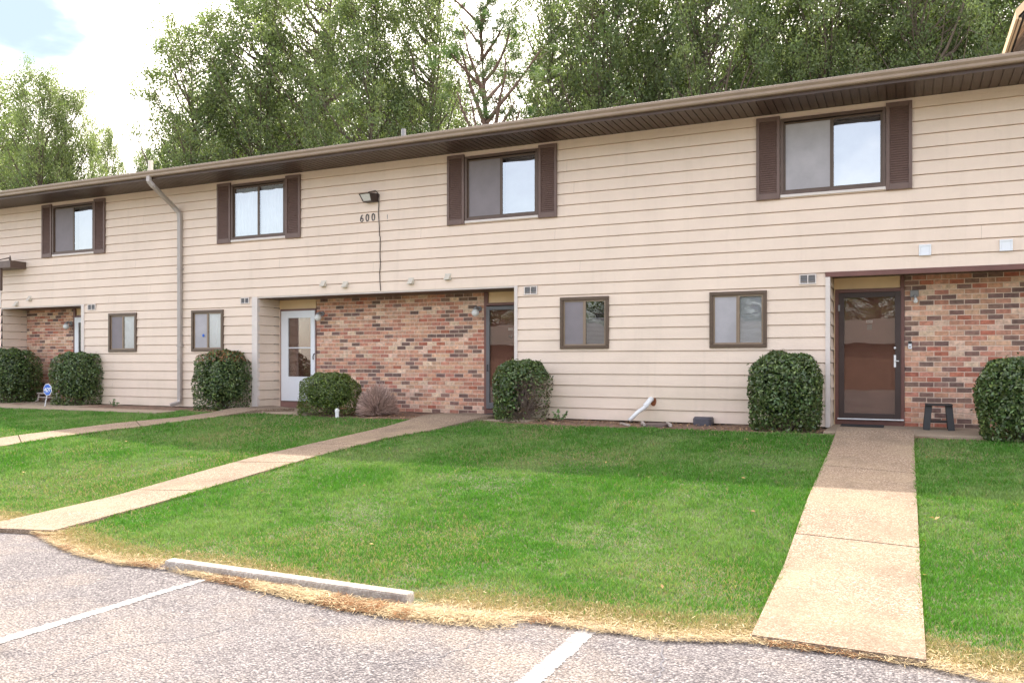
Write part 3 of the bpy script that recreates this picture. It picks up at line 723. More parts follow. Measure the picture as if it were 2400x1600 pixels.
for u, v, m, r in ((353, 377, 'vent', .065), (946, 303, 'greymetal', .055)):
    Y = 16.; x, z = P(u, v, Y); MB().tube([(x, Y, 5.7), (x, Y, z)], r, 14).build('vent_pipe', m, B)
# raised dormer with bare plywood underside at the right end of the roof
dz = 6.30; dx0 = (dz-EYE)/3.30; dy = 14.75
dm = MB(); xr = dx0+1.6; zr = dz+1.6*1.05
dm.quad((dx0, dy, dz), (xr, dy, zr), (xr, 19, zr), (dx0, 19, dz)); dm.quad((xr, dy, zr), (xr+1.6, dy, dz), (xr+1.6, 19, dz), (xr, 19, zr))
dm.quad((dx0-.05, dy, dz+.12), (xr, dy, zr+.17), (xr, 19, zr+.17), (dx0-.05, 19, dz+.12)); dm.quad((xr, dy, zr+.17), (xr+1.65, dy, dz+.12), (xr+1.65, 19, dz+.12), (xr, 19, zr+.17))
dor = dm.build('dormer', 'roof', B)
u_ = MB(); u_.quad((dx0+.09, dy+.02, dz+.06), (xr, dy+.02, zr-.03), (xr, 19, zr-.03), (dx0+.09, 19, dz+.06)); u_.box(dx0+.25, xr+1.3, dy+1.2, dy+1.3, 5.3, 7.6); u_.build('plywood_underside', 'plyface', dor)
fa = MB(); fa.box(dx0-.05, dx0-.015, dy, 19, dz-.02, dz+.12); fa.box(dx0+.0, dx0+.03, dy+.03, 19, dz-.03, dz-.0)
fa.quad((dx0-.05, dy-.02, dz-.02), (xr, dy-.02, zr+.0), (xr, dy-.02, zr+.17), (dx0-.05, dy-.02, dz+.12)); fa.build('rake_board', 'transom', dor)

# downspout -------------------------------------------------------------------
xg = PX(349, YE-.09); xd = PX(421, D-.07)
b = MB()
def duct(pts, hw=.05, hd=.036):
    for p, q in zip(pts[:-1], pts[1:]):
        p, q = Vector(p), Vector(q); d_ = q-p; L_ = d_.length/2+.01; d_.normalize()
        sidev = Vector((1, 0, 0)); sidev = (sidev-d_*sidev.dot(d_)).normalized(); o_ = d_.cross(sidev)
        b.obox((p+q)/2, sidev, o_, d_, hw, hd, L_)
zt = ZE+.02
duct([(xg, YE-.09, zt), (xg+.0, YE-.09, zt-.10), (xg+.05, YE-.02, zt-.20), (xd-.10, D-.15, 4.66), (xd-.01, D-.075, 4.52), (xd, D-.065, 4.42), (xd, D-.065, .16), (xd-.0, D-.09, .09), (xd-.10, D-.24, .04)])
ds = b.build('downspout', 'spout', B, bevel=.008)
for z in (3.2, 1.4): MB().box(xd-.065, xd+.065, D-.104, D-.012, z, z+.03).build('strap', 'spout', ds)

# wall things -------------------------------------------------------------------
for u, v, s_, nm in ((758,664,1,''),(809,666,1,''),(963,658,1,''),(1049.5,648,1,''),(69,699,1,''),(38,711,1,'')):
    x, z = P(u, v, D-.03); h = MB(); a, t_ = .055, .05
    h.quad((x-a, D-.02, z+t_), (x+a, D-.02, z+t_), (x+a, D-.10, z-t_), (x-a, D-.10, z-t_)); h.quad((x-a, D-.10, z-t_), (x+a, D-.10, z-t_), (x+a, D-.10, z-t_-.015), (x-a, D-.10, z-t_-.015))
    h.quad((x-a, D-.01, z+t_), (x-a, D-.02, z+t_), (x-a, D-.10, z-t_), (x-a, D-.10, z-t_-.015), (x-a, D-.01, z-t_-.015)); h.quad((x+a, D-.02, z+t_), (x+a, D-.01, z+t_), (x+a, D-.01, z-t_-.015), (x+a, D-.10, z-t_-.015), (x+a, D-.10, z-t_))
    h.box(x-a-.012, x+a+.012, D-.022, D-.012, z-t_-.02, z+t_+.012)
    h.build('vent_hood', 'vent', B)
for u, v in ((2168,586),(2358,575)):
    x, z = P(u, v, D-.02); f = MB(); a = .085
    f.box(x-a, x+a, D-.045, D-.012, z-a, z-a+.028); f.box(x-a, x+a, D-.045, D-.012, z+a-.028, z+a); f.box(x-a, x-a+.025, D-.045, D-.012, z-a+.028, z+a-.028); f.box(x+a-.025, x+a, D-.045, D-.012, z-a+.028, z+a-.028)
    vv = f.build('exhaust_vent', 'white', B, bevel=.004); MB().box(x-a+.026, x+a-.026, D-.038, D-.016, z-a+.029, z+a-.029).build('flap', 'white', vv)
for u, v, pw, ph in ((215.3,720,18,14),(574.6,705,20,14.5),(1244,681,30.5,20),(1893.5,655,40,23.5)):
    x0, z = P(u-pw/2, v, D-.02); x1, _ = P(u+pw/2, v, D-.02); hh = ph/2*(14.3/(cT+(u-1200)/FP*sT))/FP; xm = (x0+x1)/2
    f = MB(); t_ = .018; y0, y1 = D-.036, D-.012
    f.box(x0, x1, y0, y1, z-hh, z-hh+t_); f.box(x0, x1, y0, y1, z+hh-t_, z+hh); f.box(x0, x0+t_, y0, y1, z-hh+t_, z+hh-t_); f.box(x1-t_, x1, y0, y1, z-hh+t_, z+hh-t_); f.box(xm-.008, xm+.008, y0, y1, z-hh+t_, z+hh-t_)
    gr = f.build('louvre_vent', 'trim', B)
    l = MB(); n = 5; l.box(x0+t_, x1-t_, D-.013, D-.012, z-hh+t_, z+hh-t_)
    for q in range(n):
        za = z-hh+t_+(2*hh-2*t_)*q/n; l.quad((x0+t_, y0+.004, za), (x1-t_, y0+.004, za), (x1-t_, y1-.004, za+.018), (x0+t_, y1-.004, za+.018))
    l.build('slats', 'greymetal', gr)
# globe lamps
for u, v, r in ((745,744,.078),(1114,733,.078),(155,765,.075)):
    Y = D2-.15; x, z = P(u, v, Y); bx, _ = P(u+12 if u > 500 else u+7, v, D2)
    l = MB(); l.tube([(x+.02, D2-.002, z+.09), (x+.02, D2-.03, z+.09)], .055, 16); l.tube([(x+.015, D2-.03, z+.09), (x+.01, D2-.10, z+.12), (x, Y, z+.10), (x, Y, z+.06)], .022, 10)
    l.tube([(x, Y, z+.058), (x, Y, z+.095)], .042, 16)
    la = l.build('wall_lamp', 'greymetal', B); MB().sphere((x, Y, z), r, 20, 14).build('globe', 'globe', la)
# bare bulb lamp on right brick
x, z = P(2143, 688, D2-.03); l = MB().box(x-.062, x+.062, D2-.05, D2-.006, z-.055, z+.055); l.tube([(x+.01, D2-.07, z-.02), (x+.01, D2-.07, z-.075)], .022, 12)
la = l.build('wall_lamp', 'greymetal', B, bevel=.006); la['label'] = 'square grey lamp base with a bare bulb'
bb = MB().sphere((x+.018, D2-.07, z-.125), .034, sc=(1, 1, 1.1)); bb.tube([(x+.018, D2-.07, z-.10), (x+.018, D2-.07, z-.07)], [.028, .016], 12); bb.build('bulb', 'globe', la)
# doorbell
x, z = P(2132.8, 808.5, D2-.01); db = MB().box(x-.026, x+.026, D2-.03, D2-.006, z-.062, z+.062).build('doorbell', 'white', B, bevel=.004)
MB().box(x-.0255, x+.0255, D2-.032, D2-.0302, z+.02, z+.061).build('camera_eye', 'black', db); MB().tube([(x, D2-.034, z-.025), (x, D2-.0302, z-.025)], .012, 16).build('button', 'greymetal', db)
# floodlight with its cable, and the house number
x0, z1 = P(843, 455, D-.2); x1, _ = P(870, 455, D-.2); z0 = P(848, 474, D-.14)[1]
fl = MB(); yT, yBt, yw = D-.24, D-.15, D-.012
pts = [(x0, yT, z1), (x1, yT, z1), (x1-.02, yBt, z0), (x0+.045, yBt, z0), (x0+.02, yw, z1+.02), (x1+.05, yw, z1+.02), (x1+.05, yw, z0-.0), (x0+.06, yw, z0)]
for q in ((0,1,5,4),(0,4,7,3),(1,2,6,5),(3,7,6,2),(4,5,6,7)): fl.quad(*[pts[j] for j in q])
# rim round the lens
def lerp(a, c, t_): return tuple(a[i]+(c[i]-a[i])*t_ for i in range(3))
cq = pts[:4]; cen = tuple(sum(p[i] for p in cq)/4 for i in range(3)); inq = [lerp(p, cen, .16) for p in cq]
for j in range(4): fl.quad(cq[j], cq[(j+1) % 4], inq[(j+1) % 4], inq[j])
flo = fl.build('floodlight', 'blackmetal', B)
ln = MB(); ln.quad(*[(p[0], p[1]+.008, p[2]) for p in inq]); ln.build('lens', 'lens', flo)
cx, cz = P(864, 452, D-.05); c2x, c2z = P(889, 460, D-.02)
pts = [(cx-.02, D-.06, z1+.02), (cx+.0, D-.05, c2z+.10), (c2x-.08, D-.04, c2z+.12), (c2x, D-.028, c2z+.03)]
for v, du in ((480,0),(500,-1),(530,1),(552,1.5),(556,3),(600,2.5),(618,3.5),(640,2),(660,2.5),(681,4)):
    q, zq = P(888+du, v, D-.025); pts.append((q, D-.024-.006*random.random(), zq))
MB().tube(pts, .009, 6).build('cable', 'cable', B)
for u, v, c in ((848,513,'6'),(861,511.5,'0'),(875,510,'0')):
    x, z = P(u, v, D-.018); o = text('house_number', c, .225, x, D-.02, z, 'black', B, .004)
    o.scale = (.85, 1, 1)
x, z = P(908, 510, D-.015); MB().box(x-.006, x+.006, D-.018, D-.013, z-.07, z+.06).build('nail_mark', 'greymetal', B)
# drain pipe poking out of a rusty hole
x, z = P(1531, 940, D-.02)
dp = MB(); xe, ze = P(1475, 985, 13.95)
dp.tube([(x-.03, D+.05, z+.03), (x-.035, D-.07, z+.035), (x-.055, D-.095, z-.0), (x-.10, D-.12, z-.07), (x-.13, D-.14, z-.11), ((x+xe)/2-.05, D-.24, (z+ze)/2-.02), (xe, 13.95, ze)], [.042, .046, .046, .044, .036, .035, .035], 14)
dpo = dp.build('drain_pipe', 'pvc', B, smooth=True)
MB().tube([(x-.09, D-.115, z-.055), (x-.115, D-.13, z-.085)], .050, 14).build('pipe_collar', 'pvc', dpo)
MB().sphere((x+.0, D-.012, z-.0), .075, sc=(.7, .08, 1.25)).build('rusty_hole', 'rust', B)
# brown porch hood of the next unit, cut by the left edge of the picture
x1, z1 = P(24, 610, D-.45); _, z0 = P(24, 626.5, D-.45)
ph = MB().box(x1-4, x1, D-.45, D-.02, z0, z1).build('porch_hood', 'brown', B, bevel=.005)
pb = MB(); pb.tube([(x1-.02, D-.44, z1+.0), (x1-.02, D-.44, z1+.12)], [.03, .012], 8); pb.tube([(x1-.02, D-.44, z1+.07), (x1-.22, D-.45, z1+.05), (x1-.5, D-.45, z1+.03), (x1-1.2, D-.45, z1+.03)], [.02, .015, .015, .02], 8); pb.build('bent_flashing', 'brown', ph)
px_ = PX(2.0, D-.40); MB().box(px_-.05, px_+.01, D-.42, D-.36, 2.9, z0).build('hood_bracket', 'brown', ph)

# ================================================================== SHRUBS
def leaves(C, Nrm, size, aspect, rng, jit=.7):
    """diamond leaves: centres C, rough outward normals Nrm -> verts, faces"""
    n = len(C); d = Nrm+jit*rng.standard_normal((n, 3)); d /= np.linalg.norm(d, axis=1, keepdims=True)
    r = rng.standard_normal((n, 3)); a = np.cross(d, r); a /= np.linalg.norm(a, axis=1, keepdims=True); b_ = np.cross(d, a)
    s = size*(.7+.6*rng.random((n, 1)))
    L_, W_ = s*.5, s*.5*aspect
    V = np.stack([C-a*L_, C+b_*W_+d*W_*.35, C+a*L_, C-b_*W_+d*W_*.35], 1).reshape(-1, 3)
    return V, np.arange(4*n).reshape(n, 4)
def shrub(name, cx, cy, rx, ry, h, label, group, n=9500, size=.058, boxy=3.2, base=(.070, .130, .042), tipcol=None, dead=None, taper=.16, seed=1, flat=1., name2='shrub'):
    r = np.random.default_rng(seed); z0 = float(T(cx, cy))
    o = empty(name2, (cx, cy, z0)); tag(o, label, 'shrub', group)
    u = r.standard_normal((n, 3)); u /= np.linalg.norm(u, axis=1, keepdims=True); u[:, 2] = np.where(u[:, 2] < -.75, -u[:, 2], u[:, 2])
    k = (np.abs(u)**boxy).sum(1)**(-1/boxy)      # superellipsoid
    lump = 1+.05*np.sin(u[:, 0]*7+seed)*np.cos(u[:, 2]*6+seed*2)+.035*np.sin(u[:, 1]*11+u[:, 0]*9)
    depth = 1-.20*r.random(n)**1.7
    p = u*(k*lump*depth)[:, None]
    zz = p[:, 2]; tp = 1-taper*np.clip(-zz, 0, 1)**1.2
    lo_ = zz < 0; an = u[:, :2]/np.linalg.norm(u[:, :2], axis=1, keepdims=True); rb = (np.abs(an)**boxy).sum(1)**(-1/boxy)*lump*depth*(1-taper*zz**2)
    p[lo_, :2] = (an*rb[:, None])[lo_]; p[:, 2] = np.where(p[:, 2] < 0, np.clip(p[:, 2]*1.3, -.99, 0), p[:, 2]); zz = p[:, 2]
    C = np.stack([cx+p[:, 0]*rx, cy+p[:, 1]*ry, z0+.01+(zz+1)*.5*(h-.03)], 1)
    # a few shoots that escaped the hedge trimmer
    m_ = r.random(n) < .010; C[m_] += u[m_]*(.03+.035*r.random((m_.sum(), 1)))
    col = np.array(base)[None]*(.6+.8*r.random((n, 1)))
    col[:, 0] *= 1+.5*r.random(n); hi = r.random(n) < .13; col[hi] = col[hi]*1.9+np.array([.045, .05, .015])  # random pale leaves: highlights put into the leaf colour
    keep = np.ones(n, bool)
    if tipcol is not None:
        t_ = (C[:, 2]-z0 > h*.82) & (r.random(n) < .38); col[t_] = np.array(tipcol)*(.6+.8*r.random((t_.sum(), 1)))
    if dead is not None:
        side = (C[:, 0]-cx)/rx; dz_ = (C[:, 2]-z0)/h
        dm_ = (side > -.15+.35*r.random(n)) & (dz_ < .80-.2*r.random(n)); keep &= ~(dm_ & (r.random(n) < .80))
        t_ = dm_ & (r.random(n) < .6); col[t_] = np.array(dead)*(.5+.8*r.random((t_.sum(), 1)))
    C, u2, col = C[keep], u[keep], col[keep]
    V, F = leaves(C, u2, size, .5, r)
    npmesh('foliage', V, F, 'shrub', o, col, loc=(cx, cy, z0))
    # branch skeleton
    b = MB(); rr = random.Random(seed)
    for q in range(46 if dead is None else 150):
        a = rr.uniform(0, 2*math.pi); e = rr.uniform(.25, 1.3); d_ = Vector((math.cos(a)*math.cos(e)*rx, math.sin(a)*math.cos(e)*ry, math.sin(e)*h))*.86
        p0 = Vector((cx+rr.uniform(-.06, .06), cy+rr.uniform(-.06, .06), z0-.03)); mid = p0+d_*.5+Vector((rr.uniform(-.06, .06), rr.uniform(-.06, .06), .05))
        b.tube([p0, mid, p0+d_], [.012, .007, .003], 5, cap=False)
    b.build('stems', 'bark' if dead is None else 'twigplain', o)
    # dense interior leaf mass added to block light, shade put into its darker colour
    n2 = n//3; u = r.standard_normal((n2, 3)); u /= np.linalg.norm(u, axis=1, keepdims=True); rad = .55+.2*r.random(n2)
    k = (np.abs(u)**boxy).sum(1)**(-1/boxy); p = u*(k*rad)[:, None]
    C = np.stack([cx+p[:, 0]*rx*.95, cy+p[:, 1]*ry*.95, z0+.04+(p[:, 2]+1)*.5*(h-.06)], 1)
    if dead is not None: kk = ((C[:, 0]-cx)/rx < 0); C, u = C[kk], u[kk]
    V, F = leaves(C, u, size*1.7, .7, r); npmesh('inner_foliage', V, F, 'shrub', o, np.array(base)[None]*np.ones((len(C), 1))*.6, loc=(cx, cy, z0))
    return o
M['twigplain'] = mat('bare_grey_stems', (.22, .165, .135), .9, var=.2)
def shrubpx(u0, u1, vt, vb, **k):   # oblique view: a round bush shows its width across the line of sight
    uc = (u0+u1)/2; kk = (uc-1200)/FP; t = (EYE+.03)*FP/(vb-HOR); Yb = t*(cT+kk*sT); Yb = min(Yb, 13.5)
    r0 = (PX(u1, Yb)-PX(u0, Yb))/2; Yc = Yb+r0*.55
    Yc = min(Yc, D-r0*.9+.06) if r0 < .8 else Yc
    x0, x1 = PX(u0, Yc), PX(u1, Yc); cx = (x0+x1)/2; rx = (x1-x0)/2*.97*math.cos(math.atan2(abs(cx), Yc))
    h = P(uc, vt, Yc)[1]-float(T(cx, Yc)); return cx, Yc, rx, rx*.95, h
GS = 'clipped shrubs along the house front'
SP = [((-45,97,817,945), dict(label='dark rounded shrub at the far left edge before the brick entry', seed=11)),
      ((120,252,824,949), dict(label='clipped green shrub right of the blue yard sign, left of the downspout', seed=12)),
      ((456,590,821,959), dict(label='boxy clipped shrub with reddish top under the small window right of the downspout', seed=13, tipcol=(.26,.12,.05))),
      ((699,849,870,975), dict(label='low round light green shrub in front of the white storm door', seed=14, boxy=2.3, base=(.075,.135,.026), size=.036, n=14000, taper=.05)),
      ((1157,1294,842,975), dict(label='patchy shrub with a bare brown right side by the half hidden door', seed=15, boxy=2.6, dead=(.14,.10,.06), size=.055)),
      ((1755,1931,824,1005), dict(label='large glossy clipped shrub left of the dark glass storm door', seed=16, boxy=2.7, n=11000)),
      ((2286,2500,838,1033), dict(label='dark glossy shrub at the right edge beside the black stool', seed=17, n=12000))]
for (u0, u1, vt, vb), k in SP:
    cx, cy, rx, ry, h = shrubpx(u0, u1, vt, vb); shrub('shrub', cx, cy, rx, ry, h, group=GS, **k)
# dead twiggy shrub
cx, cy, rx, ry, h = shrubpx(832, 940, 896, 972); z0 = float(T(cx, cy)); rr = random.Random(5)
o = empty('dead_shrub', (cx, cy, z0)); tag(o, 'leafless dead brown shrub against the brick between the two doors', 'shrub')
b = MB()
for q in range(2600):
    a = rr.uniform(0, 2*math.pi); e = math.asin(rr.uniform(-.05, 1)); L_ = rr.uniform(.62, 1.05)
    d_ = Vector((math.cos(a)*math.cos(e)*rx, math.sin(a)*math.cos(e)*ry, .10*h+math.sin(e)*h*.88))*L_
    s0 = d_*rr.uniform(.05, .55)+Vector((0, 0, .04)); j = Vector((rr.uniform(-.05, .05), rr.uniform(-.05, .05), rr.uniform(-.04, .05)))
    p0 = Vector((cx, cy, z0)); k = rr.uniform(.6, 1.35); col = (.47*k, .33*k, .275*k, 1)
    b.tube([p0+s0, p0+(s0+d_)*.5+j, p0+d_], [.008, .0065, .0035], 3, cap=False, col=col)
b.build('twigs', 'twig', o)
b = MB()
for q in range(9):
    a = rr.uniform(0, 6.28); b.tube([(cx, cy, z0-.02), (cx+.12*math.cos(a), cy+.12*math.sin(a), z0+.18), (cx+.3*math.cos(a), cy+.3*math.sin(a), z0+.36)], [.02, .012, .006], 6)
b.build('stems', 'bark', o)
# small sprigs
for u, v, lab, s_ in ((1312,976,'small leafy sprig sprouting from the mulch right of the patchy shrub', 1.), (267,943,'tiny leafy seedling in the mulch left of the downspout', .8)):
    x, y = G(u, v, .0); x = PX(u, 13.75); y = 13.75; z = float(T(x, y)); o = empty('seedling', (x, y, z)); tag(o, lab, 'plant', 'small sprigs in the mulch bed')
    r = np.random.default_rng(int(u)); b = MB(); C = []; 
    for q in range(5):
        a = r.uniform(0, 6.28); e = Vector((math.cos(a)*.16*s_, math.sin(a)*.08, r.uniform(.12, .22)*s_)); b.tube([(x, y, z), Vector((x, y, z))+e*.5, Vector((x, y, z))+e], [.005, .004, .003], 5)
        for t_ in np.linspace(.35, 1, 7): C.append(Vector((x, y, z))+e*t_+Vector(r.normal(0, .015, 3)))
    b.build('stem', 'bark', o); C = np.array(C); V, F = leaves(C, np.tile([0, -.5, .8], (len(C), 1)), .085*s_, .55, r)
    npmesh('foliage', V, F, 'shrub', o, np.array([[.10, .19, .05]])*(.7+.6*r.random((len(C), 1))), loc=(x, y, z))

# ================================================================== SMALL THINGS ON THE GROUND
# stool
x0, _ = P(2168, 943, 14.45); x1, _ = P(2232, 943, 14.45); zt = P(2200, 946, 14.4)[1]; xm = (x0+x1)/2; ym = 14.46
st = empty('step_stool', (xm, ym, 0)); tag(st, 'low black wooden stool with a lower shelf on the slab by the brick wall', 'stool')
w_ = (x1-x0)/2
s = MB(); 
for q in range(3): s.box(xm-w_, xm+w_, ym-.19+q*.13, ym-.075+q*.13, zt-.028, zt)
s.build('seat', 'stool', st, bevel=.006)
for sx in (-1, 1):
    for sy in (-1, 1):
        l = MB(); t0 = Vector((xm+sx*(w_-.05), ym+sy*.12, zt-.03)); b0 = Vector((xm+sx*(w_-.018), ym+sy*.17, .0)); d_ = (b0-t0); L_ = d_.length/2; d_.normalize()
        a_ = Vector((1, 0, 0)); a_ = (a_-d_*a_.dot(d_)).normalized(); l.obox((t0+b0)/2, a_, d_.cross(a_), d_, .047, .018, L_); l.build('leg', 'stool', st, bevel=.003)
MB().box(xm-w_+.06, xm+w_-.06, ym-.13, ym+.13, .115, .14).build('shelf', 'stool', st)
# door mats
x0, x1 = PX(1971, 14.7), PX(2072, 14.7)
tag(MB().box(x0, x1, 14.45, 14.93, .001, .014).build('door_mat', 'mat', bevel=.004), 'thin dark rubber mat before the dark glass storm door', 'door mat', 'door mats on the entry slabs')
x0 = PX(1130, 14.6); tag(MB().box(x0, x0+.75, 14.35, 14.88, .001, .016).build('door_mat', 'mat', bevel=.004), 'dark mat before the half hidden door behind the patchy shrub', 'door mat', 'door mats on the entry slabs')
# dark plastic vent well
x0, x1 = PX(1622, 14.1), PX(1668, 14.1); zt = P(1645, 977, 14.15)[1]; b = MB(); n = 12
pr_ = []
for i in range(n+1):
    a = math.pi*i/n; ca, sa = math.cos(a), math.sin(a); pr_.append(((x0+x1)/2-(x1-x0)/2*math.copysign(abs(ca)**.45, ca), D-.03-.20*abs(sa)**.45))
for i in range(n):
    (xa, ya), (xb, yb) = pr_[i], pr_[i+1]
    b.quad((xa, ya, -.06), (xb, yb, -.06), (xb, yb, zt*.7), (xa, ya, zt*.7)); cxm = (x0+x1)/2
    ta, tb = (xa+(cxm-xa)*.12, ya+.03, zt), (xb+(cxm-xb)*.12, yb+.03, zt)
    b.quad((xa, ya, zt*.7), (xb, yb, zt*.7), tb, ta)
b.quad(*[(x_+((x0+x1)/2-x_)*.12, y_+.03, zt) for x_, y_ in pr_])
tag(b.build('vent_cover', 'plastic', smooth=False), 'dark grey plastic vent cover against the siding between the drain pipe and the shrub', 'vent cover')
# splash block under the drain pipe
x0, x1 = PX(1516, 13.65), PX(1570, 13.65); b = empty('splash_block', ((x0+x1)/2, 13.6, -.02)); tag(b, 'flat brown splash block with pale rims at the foot of the drain pipe', 'splash block')
MB().box(x0-.02, x1-.02, 13.36, 13.86, -.03, .015).build('tray', 'splash', b)
for xx in (x0-.06, x1-.01): MB().obox((xx+.02, 13.56, .012), (.93, .37, 0), (-.37, .93, 0), (0, 0, 1), .018, .24, .022).build('rim', 'stone', b)
x_, y_ = PX(1465, 13.5), 13.5; tag(MB().obox((x_, y_, -.005), (.8, .6, 0), (-.6, .8, 0), (0, 0, 1), .015, .22, .015).build('wood_stake', 'stone'), 'pale loose stick lying in the grass left of the splash block', 'stick')
# white cleanout pipe
x, z = P(790, 958, 13.2); zg = float(T(x, 13.2)); o = empty('cleanout_pipe', (x, 13.2, zg)); tag(o, 'short white plastic cleanout pipe standing in the grass before the round shrub', 'pipe')
MB().tube([(x, 13.2, zg-.05), (x, 13.2, z-.05)], .036, 18).build('pipe', 'pvc', o); MB().tube([(x, 13.2, z-.06), (x, 13.2, z-.012), (x, 13.2, z-.01)], [.044, .044, .04], 18).build('cap', 'pvc', o)
MB().box(x-.018, x+.018, 13.182, 13.218, z-.012, z+.012).build('nut', 'pvc', o)
# yard sign with octagonal blue face
x, y = G(104, 953, .0); zg = float(T(x, y)); cx_, cz_ = P(110.5, 913, y-.03); sg = empty('yard_sign', (x, y, zg)); tag(sg, 'blue octagonal security sign with white letters on a white stake, left shrubs', 'sign')
sg['label'] = 'blue octagonal security sign with white letters on a leaning white stake'
MB().tube([(x, y, zg-.05), (x+(cx_-x)*.6, y, zg+.25), (cx_, y-.0, cz_)], .011, 8).build('stake', 'white', sg)
def octo(r, y0, y1, m, nm):
    b = MB(); n = 8; ro = math.radians(22.5+8)
    R_ = [(cx_+r*math.cos(ro+2*math.pi*i/n)*1.12, cz_+r*1.12*math.sin(ro+2*math.pi*i/n)) for i in range(n)]
    b.quad(*[(a, y0, c) for a, c in R_]); b.quad(*[(a, y1, c) for a, c in reversed(R_)])
    for i in range(n): (a, c), (e, f_) = R_[i], R_[(i+1) % n]; b.quad((a, y0, c), (a, y1, c), (e, y1, f_), (e, y0, f_))
    return b.build(nm, m, sg)
octo(.135, y-.022, y-.012, 'white', 'sign_rim'); octo(.12, y-.027, y-.0225, 'sblue', 'sign_face')
t1 = text('lettering', 'ADT', .12, cx_, y-.029, cz_+.0, 'white', sg, .001, shear=.25, bold=.004)
MB().box(cx_-.075, cx_+.06, y-.0295, y-.0275, cz_-.066, cz_-.058).build('underline', 'white', sg)
# pale garden bench half hidden behind the sign and shrub
x0, x1 = PX(94, 14.45), PX(146, 14.45); zt = P(120, 920, 14.45)[1]; be = empty('garden_bench', ((x0+x1)/2, 14.5, 0)); tag(be, 'small pale weathered bench with curved legs behind the blue sign', 'bench')
MB().box(x0+.08, x1, 14.3, 14.45, zt-.03, zt).box(x0+.08, x1, 14.47, 14.62, zt-.03, zt).build('seat', 'stone', be, bevel=.004)
MB().box(x0+.10, x1, 14.32, 14.345, zt-.13, zt-.10).build('front_rail', 'stone', be, bevel=.004)
for xx, dx_ in ((x0+.12, -1), (x1-.06, 1)):
    for yy in (14.34, 14.58):
        MB().tube([(xx, yy, zt-.03), (xx+dx_*.02, yy, zt*.5), (xx+dx_*.05, yy, .03), (xx+dx_*.13, yy, .012)], [.028, .022, .024, .018], 8).build('leg', 'stone', be)
MB().tube([(x0+.2, 14.6, zt), (x0+.24, 14.63, zt+.16), (x0+.36, 14.63, zt+.22), (x0+.48, 14.63, zt+.14)], .014, 8).build('backrest', 'greymetal', be)

# ================================================================== GRASS, STRAW, LITTER
def inpoly(x, y, poly):
    c = np.zeros(len(x), bool); n = len(poly); j = n-1
    for i in range(n):
        xi, yi = poly[i]; xj, yj = poly[j]
        c ^= ((yi > y) != (yj > y)) & (x < (xj-xi)*(y-yi)/(yj-yi+1e-12)+xi); j = i
    return c
def shrink(poly, d):
    c = poly.mean(0); n = len(poly)//2; q = poly.copy()
    # pull both edges towards the walk's own axis by d
    for i in range(n):
        a, b_ = poly[i], poly[2*n-1-i] if 2*n-1-i < len(poly) else poly[-1]
        v = b_-a; L_ = np.linalg.norm(v)+1e-9; q[i] = a+v/L_*d
        if 2*n-1-i < len(poly): q[2*n-1-i] = b_-v/L_*d
    return q
def noise2(x, y, s, seed):
    r = np.random.default_rng(seed); out = np.zeros_like(x); amp = 1.
    for o_ in range(5):
        g_ = r.random((64, 64)); fx, fy = x*s*(2**o_), y*s*(2**o_); ix, iy = np.floor(fx).astype(int), np.floor(fy).astype(int); tx, ty = fx-ix, fy-iy
        tx = tx*tx*(3-2*tx); ty = ty*ty*(3-2*ty); a = g_[ix % 64, iy % 64]; b_ = g_[(ix+1) % 64, iy % 64]; c = g_[ix % 64, (iy+1) % 64]; d_ = g_[(ix+1) % 64, (iy+1) % 64]
        out += amp*((a*(1-tx)+b_*tx)*(1-ty)+(c*(1-tx)+d_*tx)*ty); amp *= .5
    return out/1.94
def frustum(x, y, m=620):
    t = -sT*x+cT*y; u = 1200+FP*(cT*x+sT*y)/np.maximum(t, .1); return (u > -m) & (u < 2400+m) & (t > 1), t
polys = [shrink(p, .012) for p in WALKS]
def blades(name, n, region, hfun, wfun, colfun, seed, lean=.6, m='grass', flat=False):
    r = np.random.default_rng(seed); x, y = region(r, n); ok, t = frustum(x, y); x, y, t = x[ok], y[ok], t[ok]
    for p in polys: k = ~inpoly(x, y, p); x, y, t = x[k], y[k], t[k]
    n = len(x); z = T(x, y); h = hfun(x, y, t, r); wd = wfun(x, y, t, r)
    a = r.random(n)*2*math.pi; dx_, dy_ = np.cos(a), np.sin(a)       # blade facing
    b_ = r.random(n)*2*math.pi; l = lean*(.3+r.random(n)); lx, ly = np.cos(b_)*l*h, np.sin(b_)*l*h
    if flat: up = h*.16*r.random(n); zb = .003+.028*r.random(n)**2.2
    else: up = h; zb = np.zeros(n)-.005
    P0 = np.stack([x-dx_*wd, y-dy_*wd, z+zb], 1); P1 = np.stack([x+dx_*wd, y+dy_*wd, z+zb], 1)
    P2 = np.stack([x+lx*.4+dx_*wd*.8, y+ly*.4+dy_*wd*.8, z+zb+up*.62], 1); P3 = np.stack([x+lx*.4-dx_*wd*.8, y+ly*.4-dy_*wd*.8, z+zb+up*.62], 1)
    P4 = np.stack([x+lx, y+ly, z+zb+up*.95], 1); P5 = P4+np.stack([dx_*wd*.15, dy_*wd*.15, np.zeros(n)], 1)
    V = np.stack([P0, P1, P2, P3, P4, P5], 1).reshape(-1, 3); i = np.arange(n)[:, None]*6
    F = np.concatenate([i+np.array([[0, 1, 2, 3]]), i+np.array([[3, 2, 5, 4]])], 0)
    c = colfun(x, y, t, r, n); c = np.concatenate([c, c], 0)
    return tag(npmesh(name, V, F, m, None, c), kind='stuff')
